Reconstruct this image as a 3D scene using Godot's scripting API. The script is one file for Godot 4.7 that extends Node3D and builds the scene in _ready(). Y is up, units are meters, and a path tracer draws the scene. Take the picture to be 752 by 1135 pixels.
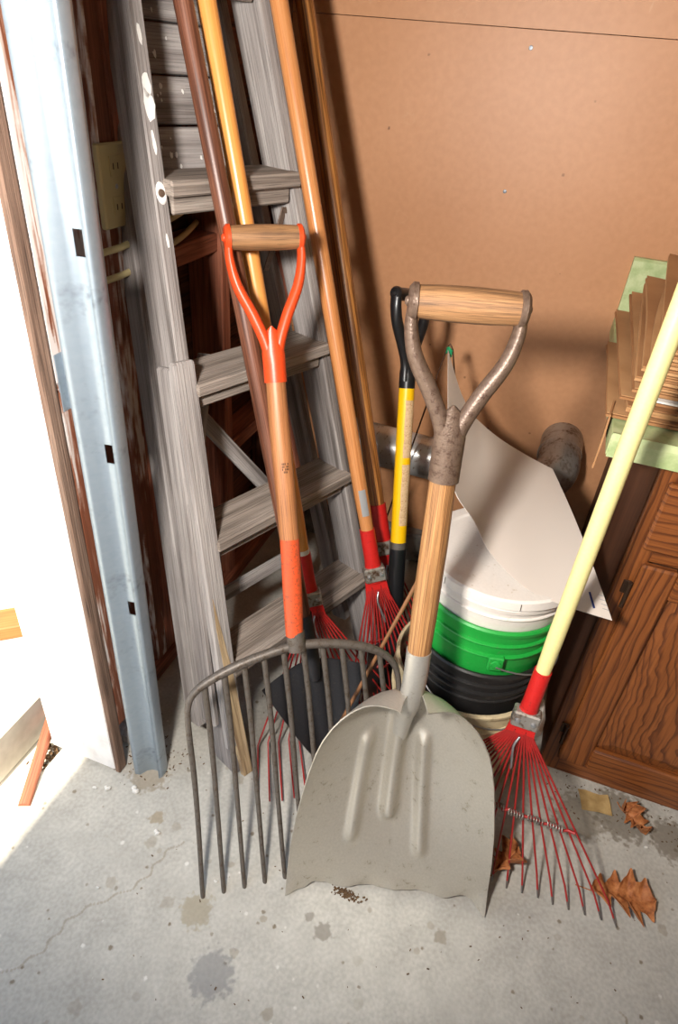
extends Node3D
# Corner of a garage: tools leaning on an old wooden stepladder beside the open vehicle door.

var rng := RandomNumberGenerator.new()
var M := {}
var taken := {}
var noise_cache := {}

# ------------------------------------------------------------------ naming / scene helpers
func numbered(parent: Node, called: String) -> String:
	var key := str(parent.get_instance_id()) + "/" + called
	var k: int = taken.get(key, 0)
	taken[key] = k + 1
	return called if k == 0 else "%s_%03d" % [called, k]

func put(o: Node, called: String, parent: Node = self) -> void:
	o.name = numbered(parent, called)
	parent.add_child(o, true)

func tag(o: Node, label: String, category: String, group := "") -> void:
	o.set_meta("label", label)
	o.set_meta("category", category)
	if group != "":
		o.set_meta("group", group)

func thing(called: String, label: String, category: String, T := Transform3D(), group := "") -> Node3D:
	var o := Node3D.new()
	put(o, called)
	o.transform = T
	tag(o, label, category, group)
	return o

func st_new() -> SurfaceTool:
	var st := SurfaceTool.new()
	st.begin(Mesh.PRIMITIVE_TRIANGLES)
	return st

func obj(called: String, st: SurfaceTool, m: Material, parent: Node = self, T := Transform3D()) -> MeshInstance3D:
	var o := MeshInstance3D.new()
	st.index()
	st.generate_tangents()
	o.mesh = st.commit()
	o.material_override = m
	o.cast_shadow = GeometryInstance3D.SHADOW_CASTING_SETTING_ON
	put(o, called, parent)
	o.transform = T
	return o

func struct(called: String, st: SurfaceTool, m: Material, label := "", T := Transform3D()) -> MeshInstance3D:
	var o := obj(called, st, m, self, T)
	o.set_meta("kind", "structure")
	if label != "":
		o.set_meta("label", label)
	return o

# ------------------------------------------------------------------ mesh helpers
func v3(st: SurfaceTool, p: Vector3, n: Vector3, uv: Vector2) -> void:
	st.set_normal(n)
	st.set_uv(uv)
	st.add_vertex(p)

func tri(st: SurfaceTool, a: Vector3, b: Vector3, c: Vector3, na: Vector3, nb: Vector3, nc: Vector3, ua: Vector2, ub: Vector2, uc: Vector2) -> void:
	if (b - a).cross(c - a).dot(na + nb + nc) > 0.0:
		v3(st, a, na, ua); v3(st, c, nc, uc); v3(st, b, nb, ub)
	else:
		v3(st, a, na, ua); v3(st, b, nb, ub); v3(st, c, nc, uc)

func quad(st: SurfaceTool, p: Array, n: Array, u: Array) -> void:
	tri(st, p[0], p[1], p[2], n[0], n[1], n[2], u[0], u[1], u[2])
	tri(st, p[0], p[2], p[3], n[0], n[2], n[3], u[0], u[2], u[3])

# chamfered box; grain (uv v) runs along the longest side, u per 0.25 m, v per 1 m
func box(st: SurfaceTool, T: Transform3D, s: Vector3, bev := 0.002) -> void:
	var h := s * 0.5
	var bv: float = min(bev, min(h.x, min(h.y, h.z)) * 0.45)
	var la := 0
	if s.y >= s.x and s.y >= s.z: la = 1
	elif s.z >= s.x and s.z >= s.y: la = 2
	var off := Vector2(rng.randf(), rng.randf())
	var corner := func(sx: int, sy: int, sz: int, face: int) -> Vector3:
		var p := Vector3(sx * h.x, sy * h.y, sz * h.z)
		var ins := Vector3(sx, sy, sz) * bv
		for i in 3:
			if i != face: p[i] -= ins[i]
		return p
	var uvof := func(p: Vector3, face: int) -> Vector2:
		var j := (face + 1) % 3
		var k := (face + 2) % 3
		if face == la:
			return off + Vector2(p[j] * 4.0, p[k] * 4.0)
		if la == j:
			return off + Vector2((p[k] + 0.31 * p[face]) * 4.0, p[j])
		return off + Vector2((p[j] + 0.31 * p[face]) * 4.0, p[k])
	for f in 3:
		for sg in [-1, 1]:
			var nl := Vector3.ZERO
			nl[f] = sg
			var pts := []
			for c in [[-1, -1], [1, -1], [1, 1], [-1, 1]]:
				var sv := [0, 0, 0]
				sv[f] = sg; sv[(f + 1) % 3] = c[0]; sv[(f + 2) % 3] = c[1]
				pts.append(corner.call(sv[0], sv[1], sv[2], f))
			var us := []
			var ps := []
			for p in pts:
				us.append(uvof.call(p, f)); ps.append(T * p)
			var n: Vector3 = (T.basis * nl).normalized()
			quad(st, ps, [n, n, n, n], us)
	for e in 3:   # edges parallel to axis e
		var a := (e + 1) % 3
		var b := (e + 2) % 3
		for sa in [-1, 1]:
			for sb in [-1, 1]:
				var s0 := [0, 0, 0]; s0[e] = -1; s0[a] = sa; s0[b] = sb
				var s1 := [0, 0, 0]; s1[e] = 1; s1[a] = sa; s1[b] = sb
				var p := [corner.call(s0[0], s0[1], s0[2], a), corner.call(s1[0], s1[1], s1[2], a), corner.call(s1[0], s1[1], s1[2], b), corner.call(s0[0], s0[1], s0[2], b)]
				var nl := Vector3.ZERO
				nl[a] = sa; nl[b] = sb
				var n: Vector3 = (T.basis * nl).normalized()
				var ff := a if a != la else b
				quad(st, [T * p[0], T * p[1], T * p[2], T * p[3]], [n, n, n, n], [uvof.call(p[0], ff), uvof.call(p[1], ff), uvof.call(p[2], ff), uvof.call(p[3], ff)])
	for sx in [-1, 1]:
		for sy in [-1, 1]:
			for sz in [-1, 1]:
				var n: Vector3 = (T.basis * Vector3(sx, sy, sz)).normalized()
				var a: Vector3 = corner.call(sx, sy, sz, 0)
				var b: Vector3 = corner.call(sx, sy, sz, 1)
				var c: Vector3 = corner.call(sx, sy, sz, 2)
				var u: Vector2 = uvof.call(a, (la + 1) % 3)
				tri(st, T * a, T * b, T * c, n, n, n, u, u, u)

func at(p: Vector3) -> Transform3D:
	return Transform3D(Basis(), p)

# a board from p0 to p1; side = direction of its width w; d = its thickness
func beam(st: SurfaceTool, p0: Vector3, p1: Vector3, side: Vector3, w: float, d: float, bev := 0.0025) -> void:
	var y := (p1 - p0).normalized()
	var x := (side - y * side.dot(y)).normalized()
	box(st, Transform3D(Basis(x, y, x.cross(y)), (p0 + p1) * 0.5), Vector3(w, p0.distance_to(p1), d), bev)

# sweep along a polyline; radii are floats or Vector2 (half-width along ref, half-thickness across)
func tube(st: SurfaceTool, pts: Array, radii: Array, seg := 12, ref := Vector3.ZERO, caps := true) -> void:
	var n := pts.size()
	var x := Vector3.ZERO
	var len := 0.0
	var prev := []
	var prevn := []
	var prevv := 0.0
	var v0 := rng.randf()
	var u0 := rng.randf()
	for i in n:
		var d: Vector3
		if i == 0: d = pts[1] - pts[0]
		elif i == n - 1: d = pts[n - 1] - pts[n - 2]
		else: d = (pts[i + 1] - pts[i]).normalized() + (pts[i] - pts[i - 1]).normalized()
		d = d.normalized()
		if i == 0:
			x = ref if ref != Vector3.ZERO else (Vector3.RIGHT if abs(d.x) < 0.8 else Vector3.UP)
		else:
			len += pts[i].distance_to(pts[i - 1])
		if ref != Vector3.ZERO: x = ref
		x = (x - d * x.dot(d)).normalized()
		var y := d.cross(x)
		var r: Vector2 = radii[i] if radii[i] is Vector2 else Vector2(radii[i], radii[i])
		var ring := []
		var nr := []
		for k in seg:
			var a := TAU * k / seg
			ring.append(pts[i] + x * cos(a) * r.x + y * sin(a) * r.y)
			nr.append((x * cos(a) * r.y + y * sin(a) * r.x).normalized())
		var per := maxf(1.0, roundf(TAU * (r.x + r.y) * 0.5 * 4.0)) / 4.0 * 4.0
		if i > 0:
			for k in seg:
				var k2 := (k + 1) % seg
				var ua := u0 + per * k / seg
				var ub := u0 + per * (k + 1) / seg
				quad(st, [prev[k], prev[k2], ring[k2], ring[k]], [prevn[k], prevn[k2], nr[k2], nr[k]], [Vector2(ua, v0 + prevv), Vector2(ub, v0 + prevv), Vector2(ub, v0 + len), Vector2(ua, v0 + len)])
		if caps and (i == 0 or i == n - 1):
			var cn := -d if i == 0 else d
			for k in seg:
				var k2 := (k + 1) % seg
				tri(st, pts[i], ring[k], ring[k2], cn, cn, cn, Vector2(u0, v0), Vector2(u0 + 0.02, v0), Vector2(u0, v0 + 0.02))
		prev = ring; prevn = nr; prevv = len

# revolve profile [r, y] about the y axis of T
func lathe(st: SurfaceTool, prof: Array, T := Transform3D(), seg := 40) -> void:
	var m := prof.size()
	for i in m - 1:
		var a: Vector2 = prof[i]
		var b: Vector2 = prof[i + 1]
		var t := (b - a)
		var nl := Vector2(t.y, -t.x).normalized()
		for k in seg:
			var a0 := TAU * k / seg
			var a1 := TAU * (k + 1) / seg
			var c0 := Vector3(cos(a0), 0, sin(a0))
			var c1 := Vector3(cos(a1), 0, sin(a1))
			var n0 := (T.basis * (c0 * nl.x + Vector3.UP * nl.y)).normalized()
			var n1 := (T.basis * (c1 * nl.x + Vector3.UP * nl.y)).normalized()
			var p := [T * (c0 * a.x + Vector3.UP * a.y), T * (c1 * a.x + Vector3.UP * a.y), T * (c1 * b.x + Vector3.UP * b.y), T * (c0 * b.x + Vector3.UP * b.y)]
			var u := [Vector2(k * 4.0 / seg, a.y * 4 + a.x), Vector2((k + 1) * 4.0 / seg, a.y * 4 + a.x), Vector2((k + 1) * 4.0 / seg, b.y * 4 + b.x), Vector2(k * 4.0 / seg, b.y * 4 + b.x)]
			if a.x > 1e-5: tri(st, p[0], p[1], p[2] if b.x > 1e-5 else p[3], n0, n1, n1, u[0], u[1], u[2])
			if b.x > 1e-5: tri(st, p[0], p[2], p[3], n0, n1, n0, u[0], u[2], u[3])

# surface through a grid of points (rows of columns), as a shell of the given thickness
func shell(st: SurfaceTool, g: Array, thick: float, flip := false, skip := {}) -> void:
	var R := g.size()
	var Cn: int = g[0].size()
	var N := []
	for i in R:
		var row := []
		for j in Cn:
			var du: Vector3 = g[i][mini(j + 1, Cn - 1)] - g[i][maxi(j - 1, 0)]
			var dv: Vector3 = g[mini(i + 1, R - 1)][j] - g[maxi(i - 1, 0)][j]
			var nn := du.cross(dv).normalized()
			row.append(-nn if flip else nn)
		N.append(row)
	var h := thick * 0.5
	for i in R - 1:
		for j in Cn - 1:
			if skip.has(Vector2i(i, j)): continue
			for sd in [1.0, -1.0]:
				var p := []
				var n := []
				var u := []
				for c in [[0, 0], [0, 1], [1, 1], [1, 0]]:
					var q: Vector3 = g[i + c[0]][j + c[1]]
					var nn: Vector3 = N[i + c[0]][j + c[1]] * sd
					p.append(q + nn * h); n.append(nn)
					u.append(Vector2(float(j + c[1]) / (Cn - 1), float(i + c[0]) / (R - 1)))
				quad(st, p, n, u)
	var rim := []
	for j in Cn: rim.append([0, j])
	for i in range(1, R): rim.append([i, Cn - 1])
	for j in range(Cn - 2, -1, -1): rim.append([R - 1, j])
	for i in range(R - 2, 0, -1): rim.append([i, 0])
	var mid: Vector3 = g[R / 2][Cn / 2]
	for k in rim.size():
		var A: Array = rim[k]
		var B: Array = rim[(k + 1) % rim.size()]
		var pa: Vector3 = g[A[0]][A[1]]
		var pb: Vector3 = g[B[0]][B[1]]
		var na: Vector3 = N[A[0]][A[1]] * h
		var nb: Vector3 = N[B[0]][B[1]] * h
		var out := (pb - pa).cross(na).normalized()
		if out.dot(pa - mid) < 0: out = -out
		var uv := Vector2(float(A[1]) / (Cn - 1), float(A[0]) / (R - 1))
		quad(st, [pa + na, pb + nb, pb - nb, pa - na], [out, out, out, out], [uv, uv, uv, uv])

# polygon (xy) extruded along z of T
func prism(st: SurfaceTool, poly: PackedVector2Array, T: Transform3D, d: float) -> void:
	var idx := Geometry2D.triangulate_polygon(poly)
	for sg in [-1.0, 1.0]:
		var n: Vector3 = (T.basis.z * sg).normalized()
		for i in range(0, idx.size(), 3):
			var q := []
			var u := []
			for k in 3:
				var p := poly[idx[i + k]]
				q.append(T * Vector3(p.x, p.y, sg * d * 0.5)); u.append(p * Vector2(4, 1))
			tri(st, q[0], q[1], q[2], n, n, n, u[0], u[1], u[2])
	var ccw := not Geometry2D.is_polygon_clockwise(poly)
	for i in poly.size():
		var a := poly[i]
		var b := poly[(i + 1) % poly.size()]
		var e := (b - a)
		var o := Vector2(e.y, -e.x) * (1.0 if ccw else -1.0)
		var n := (T.basis * Vector3(o.x, o.y, 0)).normalized()
		quad(st, [T * Vector3(a.x, a.y, -d / 2), T * Vector3(b.x, b.y, -d / 2), T * Vector3(b.x, b.y, d / 2), T * Vector3(a.x, a.y, d / 2)], [n, n, n, n], [a * 4, b * 4, b * 4 + Vector2(0.02, 0), a * 4 + Vector2(0.02, 0)])

func spline(p: Array, per := 6) -> Array:
	var out := []
	for i in p.size() - 1:
		var a: Vector3 = p[maxi(i - 1, 0)]
		var b: Vector3 = p[i]
		var c: Vector3 = p[i + 1]
		var d: Vector3 = p[mini(i + 2, p.size() - 1)]
		for k in per:
			out.append(b.cubic_interpolate(c, a, d, float(k) / per))
	out.append(p[-1])
	return out

func lerp_list(vals: Array, n: int) -> Array:
	var out := []
	for i in n:
		var t := float(i) / (n - 1) * (vals.size() - 1)
		var k := mini(int(t), vals.size() - 2)
		out.append(lerp(vals[k], vals[k + 1], t - k))
	return out

# ------------------------------------------------------------------ procedural textures
func nimg(sd: int, freq: float, w := 256, h := 256, oct := 4) -> PackedByteArray:
	var key := "%d %f %d %d %d" % [sd, freq, w, h, oct]
	if not noise_cache.has(key):
		var nz := FastNoiseLite.new()
		nz.seed = sd
		nz.noise_type = FastNoiseLite.TYPE_SIMPLEX_SMOOTH
		nz.frequency = freq
		nz.fractal_octaves = oct
		var im := nz.get_seamless_image(w, h, false, false, 0.2)
		im.convert(Image.FORMAT_L8)
		noise_cache[key] = im.get_data()
	return noise_cache[key]

func tex_of(w: int, h: int, f: Callable) -> ImageTexture:
	var d := PackedByteArray()
	d.resize(w * h * 3)
	var i := 0
	for y in h:
		for x in w:
			var c: Color = f.call(x, y)
			d[i] = clampi(int(c.r * 255.0), 0, 255)
			d[i + 1] = clampi(int(c.g * 255.0), 0, 255)
			d[i + 2] = clampi(int(c.b * 255.0), 0, 255)
			i += 3
	var im := Image.create_from_data(w, h, false, Image.FORMAT_RGB8, d)
	im.generate_mipmaps()
	return ImageTexture.create_from_image(im)

func ramp(cols: Array, t: float) -> Color:
	t = clampf(t, 0.0, 0.9999) * (cols.size() - 1)
	var k := int(t)
	return (cols[k] as Color).lerp(cols[k + 1], t - k)

# straight-grained wood: 0.25 m across, 1 m along
func wood_tex(cols: Array, sd: int, streak := 0.55, blot := 0.45, pores := 0.0) -> ImageTexture:
	var a := nimg(sd, 0.03, 256, 128, 4)
	var b := nimg(sd + 1, 0.012, 256, 128, 3)
	var c := nimg(sd + 2, 0.06, 256, 128, 2)
	return tex_of(256, 512, func(x, y):
		var wob: int = int(b[(y / 4) * 256 + x] / 40.0)
		var f1: float = a[((y / 4) % 128) * 256 + (x * 3 + wob) % 256] / 255.0
		var f2: float = b[((y / 4) % 128) * 256 + x] / 255.0
		var f3: float = c[((y / 4) % 128) * 256 + (x * 6 + wob * 2) % 256] / 255.0
		var t: float = 0.5 + (f1 - 0.5) * streak * 1.6 + (f2 - 0.5) * blot * 1.4
		var col := ramp(cols, t)
		if pores > 0.0 and f3 > 0.62: col = col.darkened(pores * (f3 - 0.62) * 4.0)
		return col)

func blotch_tex(cols: Array, sd: int, f1 := 0.02, f2 := 0.15, fine := 0.35, size := 256) -> ImageTexture:
	var a := nimg(sd, f1, size, size, 5)
	var b := nimg(sd + 7, f2, size, size, 3)
	return tex_of(size, size, func(x, y):
		var t: float = 0.5 + (a[y * size + x] / 255.0 - 0.5) * 1.5 + (b[y * size + x] / 255.0 - 0.5) * fine
		return ramp(cols, t))

func grey_tex(sd: int, freq: float, size := 256, oct := 4) -> ImageTexture:
	var im := Image.create_from_data(size, size, false, Image.FORMAT_L8, nimg(sd, freq, size, size, oct))
	im.generate_mipmaps()
	return ImageTexture.create_from_image(im)

func mat(col: Color, rough := 0.7, metal := 0.0, spec := 0.5) -> StandardMaterial3D:
	var m := StandardMaterial3D.new()
	m.albedo_color = col
	m.roughness = rough
	m.metallic = metal
	m.metallic_specular = spec
	return m

func tmat(tx: Texture2D, rough := 0.7, metal := 0.0, scale := Vector3.ONE, tint := Color.WHITE) -> StandardMaterial3D:
	var m := mat(tint, rough, metal)
	m.albedo_texture = tx
	m.uv1_scale = scale
	return m

func tri_mat(tx: Texture2D, rough := 0.7, metal := 0.0, scale := 2.0, tint := Color.WHITE) -> StandardMaterial3D:
	var m := tmat(tx, rough, metal, Vector3.ONE * scale, tint)
	m.uv1_triplanar = true
	return m

func relief(m: StandardMaterial3D, tx: Texture2D, cm: float) -> StandardMaterial3D:
	m.heightmap_enabled = true
	m.heightmap_texture = tx
	m.heightmap_scale = cm
	return m

func rgb(r: int, g: int, b: int) -> Color:
	return Color8(r, g, b)

func frame(o: Vector3, y: Vector3, x0: Vector3) -> Transform3D:
	y = y.normalized()
	var x := (x0 - y * x0.dot(y)).normalized()
	return Transform3D(Basis(x, y, x.cross(y)), o)

func spot(d: PackedByteArray, W: int, cx: float, cy: float, r: float, col: Color, k: float, sd: int, ring := false) -> void:
	var nz := nimg(31, 0.06)
	for y in range(maxi(0, int(cy - r * 1.6)), mini(W, int(cy + r * 1.6) + 1)):
		for x in range(maxi(0, int(cx - r * 1.6)), mini(W, int(cx + r * 1.6) + 1)):
			var q: float = nz[((y * 2 + sd * 37) % 256) * 256 + (x * 2 + sd * 91) % 256] / 255.0
			var e: float = Vector2(x - cx, y - cy).length() / r * (0.6 + 0.8 * q)
			var a := clampf((1.0 - e) * 4.0, 0.0, 1.0) * k
			if ring: a = clampf(1.0 - absf(e - 0.8) * 7.0, 0.0, 1.0) * k
			if a <= 0.0: continue
			var i := (y * W + x) * 3
			d[i] = int(lerpf(d[i], col.r * 255.0, a)); d[i + 1] = int(lerpf(d[i + 1], col.g * 255.0, a)); d[i + 2] = int(lerpf(d[i + 2], col.b * 255.0, a))

func painted(W: int, f: Callable, marks: Callable) -> ImageTexture:
	var t := tex_of(W, W, f)
	var im := t.get_image()
	im.clear_mipmaps()
	var d := im.get_data()
	marks.call(d, W)
	var out := Image.create_from_data(W, W, false, Image.FORMAT_RGB8, d)
	out.generate_mipmaps()
	return ImageTexture.create_from_image(out)

# world (x, z) on the floor -> pixel of the floor texture: 2.05 m square from (-1.2, -1.85)
func fpx(x: float, z: float) -> Vector2:
	return Vector2((x + 1.2) / 2.05, (z + 1.85) / 2.05) * 1024.0

func floor_tex() -> ImageTexture:
	var a := nimg(101, 0.006)
	var b := nimg(102, 0.05)
	var c := nimg(103, 0.2)
	return painted(1024, func(x, y):
		var f1: float = a[(y / 4) * 256 + x / 4] / 255.0 - 0.5
		var f2: float = b[(y / 2 % 256) * 256 + x / 2 % 256] / 255.0 - 0.5
		var f3: float = c[(y % 256) * 256 + x % 256] / 255.0 - 0.5
		var t := f1 * 0.11 + f2 * 0.07 + f3 * 0.10
		return Color(0.675 + t, 0.664 + t, 0.632 + t * 0.97),
	func(d, W):
		var r := RandomNumberGenerator.new()
		r.seed = 77
		for k in 260:   # paint flecks and grit
			var p := fpx(r.randf_range(-0.8, 0.6), r.randf_range(-1.1, 0.0))
			var bright := r.randf() < 0.55
			spot(d, W, p.x, p.y, r.randf_range(0.9, 2.4), rgb(214, 212, 205) if bright else rgb(104, 92, 74), r.randf_range(0.4, 0.85), k)
		for k in 60:    # small brown-grey drips
			var p := fpx(r.randf_range(-0.6, 0.6), r.randf_range(-1.0, -0.1))
			spot(d, W, p.x, p.y, r.randf_range(2.5, 7.0), rgb(128, 118, 100), r.randf_range(0.15, 0.45), k + 300)
		# the stains one can point to
		for s in [[-0.28, -0.407, 21.0, rgb(120, 120, 120), 0.55], [-0.12, -0.545, 9.0, rgb(112, 106, 96), 0.55], [-0.155, -0.56, 5.0, rgb(112, 106, 96), 0.5], [0.09, -0.62, 7.0, rgb(118, 108, 92), 0.5], [-0.36, -0.49, 16.0, rgb(138, 126, 100), 0.5],
				[0.33, -0.98, 30.0, rgb(92, 82, 66), 0.45], [0.42, -1.02, 34.0, rgb(82, 72, 58), 0.5], [0.53, -1.0, 26.0, rgb(82, 72, 58), 0.5], [-0.6, -0.7, 22.0, rgb(120, 104, 82), 0.5],
				[-0.53, -0.62, 8.0, rgb(130, 112, 84), 0.5]]:
			var p := fpx(s[0], s[1])
			spot(d, W, p.x, p.y, s[2], s[3], s[4], int(p.x))
		# two hairline cracks
		for cr in [[Vector2(-0.72, -0.1), Vector2(-0.44, -0.6)], [Vector2(0.42, -0.62), Vector2(0.5, -0.35)]]:
			for k in 140:
				var q: Vector2 = (cr[0] as Vector2).lerp(cr[1], k / 140.0)
				var p := fpx(q.x + 0.012 * sin(k * 0.13) + 0.004 * sin(k * 0.61), q.y)
				spot(d, W, p.x, p.y, 1.3, rgb(128, 118, 100), 0.4, k))

func wall_tex() -> ImageTexture:
	var a := nimg(111, 0.008)
	var b := nimg(112, 0.09)
	return painted(1024, func(x, y):
		var t: float = (a[(y / 4) * 256 + x / 4] / 255.0 - 0.5) * 0.07 + (b[(y % 256) * 256 + x % 256] / 255.0 - 0.5) * 0.035
		return Color(0.755 + t, 0.545 + t, 0.385 + t),
	func(d, W):
		var r := RandomNumberGenerator.new()
		r.seed = 5
		for k in 42:    # dried drip rings
			spot(d, W, r.randf() * W, r.randf() * W, r.randf_range(3.0, 9.0), rgb(206, 164, 128), 0.3, k, true)
		for k in 60:    # specks and scuffs
			spot(d, W, r.randf() * W, r.randf() * W, r.randf_range(0.8, 2.0), rgb(104, 66, 40), r.randf_range(0.3, 0.8), k)
		for k in 7:
			var x: float = r.randf() * W
			var y: float = r.randf() * W
			for q in 50: spot(d, W, x + q * 0.15, y + q, 1.0, rgb(200, 158, 122), 0.3, k))

func oak_tex(cathedral: bool) -> ImageTexture:
	var a := nimg(121, 0.008)
	var b := nimg(122, 0.05, 256, 128)
	return tex_of(512, 512, func(x, y):
		var u: float = x / 512.0
		var v: float = y / 512.0
		var n: float = a[(y / 2) * 256 + x / 2] / 255.0 - 0.5
		var f: float = b[(y / 8) * 256 + (x * 2) % 256] / 255.0
		var ph: float = (u * 15.0 + n * 1.6 + 0.25 * sin(v * 6.283)) if not cathedral else (pow(absf(u - 0.52) * 2.0, 1.6) * 9.0 + v * 5.0 + n * 2.4)
		var s: float = fposmod(ph, 1.0)
		var line: float = smoothstep(0.55, 0.97, s) * (1.0 - smoothstep(0.97, 1.0, s))
		var col := Color(0.455, 0.255, 0.115).lerp(Color(0.555, 0.325, 0.155), f)
		return col.lerp(Color(0.25, 0.115, 0.05), clampf(line * 0.62 + maxf(0.0, 0.44 - f) * 1.1, 0.0, 1.0)))

# brown framing lumber with white overspray that starts at an uneven edge
func spray_tex(cover: float) -> ImageTexture:
	var a := nimg(131, 0.015, 256, 128)
	var b := nimg(132, 0.05)
	return tex_of(256, 512, func(x, y):
		var f: float = b[((y / 2) % 256) * 256 + (x * 2) % 256] / 255.0
		var g: float = a[((y / 4) % 128) * 256 + x] / 255.0
		var base := Color(0.40, 0.215, 0.135).lerp(Color(0.55, 0.325, 0.22), b[((y / 8) % 256) * 256 + (x * 3) % 256] / 255.0)
		return base.lerp(Color(0.86, 0.84, 0.83), clampf((g * 0.75 + f * 0.35 - cover) * 5.0, 0.0, 0.92)))

func grime_tex(base: Color, base2: Color, dirt: Color, amount: float, sd: int, f := 0.03) -> ImageTexture:
	var a := nimg(sd, f)
	var b := nimg(sd + 3, 0.12)
	return tex_of(256, 256, func(x, y):
		var p: float = a[y * 256 + x] / 255.0
		var q: float = b[y * 256 + x] / 255.0
		var col := base.lerp(base2, q)
		return col.lerp(dirt, clampf((p * 0.7 + q * 0.5 - 1.0 + amount) * 4.0, 0.0, 1.0)))

func make_materials() -> void:
	var grain := grey_tex(201, 0.05)
	var g_bump := tex_of(256, 256, func(x, y): var f: float = nimg(202, 0.04)[(y / 16) * 256 + (x * 2) % 256] / 255.0; return Color(f, f, f))
	var fine := grey_tex(203, 0.12)
	var t_grey := wood_tex([rgb(98, 91, 87), rgb(140, 133, 130), rgb(160, 154, 151), rgb(178, 172, 168)], 1, 0.34, 0.7, 0.3)
	M.grey = relief(tmat(t_grey, 0.85, 0.0, Vector3(2.3, 0.9, 1)), g_bump, 0.1)
	M.grey_light = relief(tmat(wood_tex([rgb(128, 104, 78), rgb(170, 146, 112), rgb(196, 172, 138)], 5, 0.7, 0.6, 0.3), 0.85), g_bump, 0.1)
	M.tread = relief(tmat(wood_tex([rgb(96, 86, 78), rgb(150, 138, 128), rgb(176, 166, 156)], 9, 0.36, 0.5, 0.35), 0.85, 0.0, Vector3(2.2, 1, 1)), g_bump, 0.1)
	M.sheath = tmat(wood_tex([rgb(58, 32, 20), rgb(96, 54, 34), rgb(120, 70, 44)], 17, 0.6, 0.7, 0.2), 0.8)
	M.stud = tmat(wood_tex([rgb(112, 62, 44), rgb(150, 88, 64), rgb(172, 108, 80)], 21, 0.6, 0.5, 0.2), 0.7)
	M.stud_spray = tmat(spray_tex(0.55), 0.75)
	M.jamb_brown = tmat(spray_tex(0.68), 0.6, 0.0, Vector3(1.3, 0.8, 1))
	M.jamb_white_spray = tmat(spray_tex(0.36), 0.6, 0.0, Vector3(1.6, 0.8, 1))
	M.jamb_edge = relief(tmat(wood_tex([rgb(84, 64, 52), rgb(122, 96, 80), rgb(150, 126, 110)], 151, 0.5, 0.5, 0.4), 0.85, 0.0, Vector3(2, 1, 1)), g_bump, 0.12)
	M.white_jamb = tri_mat(blotch_tex([rgb(226, 224, 222), rgb(240, 239, 237), rgb(246, 245, 244)], 25), 0.6)
	M.handle_ash = tmat(wood_tex([rgb(130, 80, 46), rgb(170, 112, 70), rgb(188, 132, 88)], 29, 0.5, 0.35, 0.5), 0.42, 0.0, Vector3(2.2, 0.8, 1))
	M.handle_orange = tmat(wood_tex([rgb(196, 124, 58), rgb(218, 150, 78), rgb(226, 164, 94)], 33, 0.4, 0.3, 0.1), 0.32)
	M.handle_tan = tmat(wood_tex([rgb(170, 104, 56), rgb(194, 130, 78), rgb(206, 146, 94)], 37, 0.5, 0.3, 0.15), 0.32)
	M.handle_striped = tmat(wood_tex([rgb(96, 58, 26), rgb(160, 104, 52), rgb(190, 132, 70)], 41, 0.9, 0.2, 0.3), 0.4)
	M.handle_brown = tmat(wood_tex([rgb(70, 40, 28), rgb(108, 66, 48), rgb(140, 94, 74)], 45, 0.6, 0.6, 0.3), 0.4)
	M.handle_shovel = tmat(wood_tex([rgb(110, 72, 42), rgb(164, 118, 74), rgb(188, 144, 96)], 49, 0.8, 0.25, 0.5), 0.5, 0.0, Vector3(2, 0.7, 1))
	M.grip_wood = tmat(wood_tex([rgb(98, 70, 46), rgb(146, 106, 70), rgb(166, 126, 86)], 53, 0.5, 0.6, 0.5), 0.6, 0.0, Vector3(2.5, 2, 1))
	M.orange_paint = tri_mat(grime_tex(rgb(206, 64, 26), rgb(222, 78, 34), rgb(84, 44, 30), 0.16, 57, 0.05), 0.38, 0.0, 6.0)
	M.orange_worn = tri_mat(grime_tex(rgb(196, 72, 36), rgb(214, 88, 46), rgb(110, 66, 44), 0.34, 61, 0.05), 0.45, 0.0, 9.0)
	M.fork_steel = relief(tri_mat(grime_tex(rgb(92, 86, 80), rgb(108, 100, 92), rgb(72, 58, 46), 0.35, 65), 0.5, 0.35, 8.0), fine, 0.03)
	M.rust_steel = relief(tri_mat(grime_tex(rgb(100, 82, 70), rgb(116, 96, 82), rgb(72, 52, 42), 0.34, 69), 0.42, 0.35, 9.0), fine, 0.04)
	M.alu = relief(tmat(grime_tex(rgb(184, 178, 166), rgb(197, 191, 179), rgb(152, 143, 126), 0.22, 73, 0.02), 0.42, 0.62, Vector3(2, 2.5, 1)), fine, 0.012)
	M.alu_socket = tri_mat(grime_tex(rgb(184, 180, 172), rgb(196, 192, 184), rgb(146, 138, 124), 0.2, 77), 0.38, 0.6, 6.0)
	M.galv = tri_mat(grime_tex(rgb(148, 162, 174), rgb(162, 174, 184), rgb(124, 134, 144), 0.26, 81, 0.02), 0.36, 0.55, 2.0)
	M.galv_dirty = tri_mat(grime_tex(rgb(156, 150, 142), rgb(172, 166, 158), rgb(86, 62, 46), 0.33, 85, 0.025), 0.36, 0.55, 3.0)
	M.duct = tri_mat(grime_tex(rgb(196, 196, 194), rgb(206, 206, 204), rgb(110, 92, 76), 0.24, 89, 0.05), 0.3, 0.6, 5.0)
	M.zinc = mat(rgb(184, 186, 188), 0.32, 0.8)
	M.red = tri_mat(grime_tex(rgb(186, 28, 26), rgb(200, 38, 34), rgb(110, 24, 20), 0.2, 93), 0.4, 0.0, 5.0)
	M.red_wire = mat(rgb(156, 36, 34), 0.45)
	M.tip_steel = mat(rgb(120, 116, 112), 0.4, 0.6)
	M.black_steel = tri_mat(grime_tex(rgb(38, 38, 41), rgb(50, 50, 53), rgb(72, 66, 60), 0.2, 97), 0.45, 0.0, 5.0)
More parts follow.
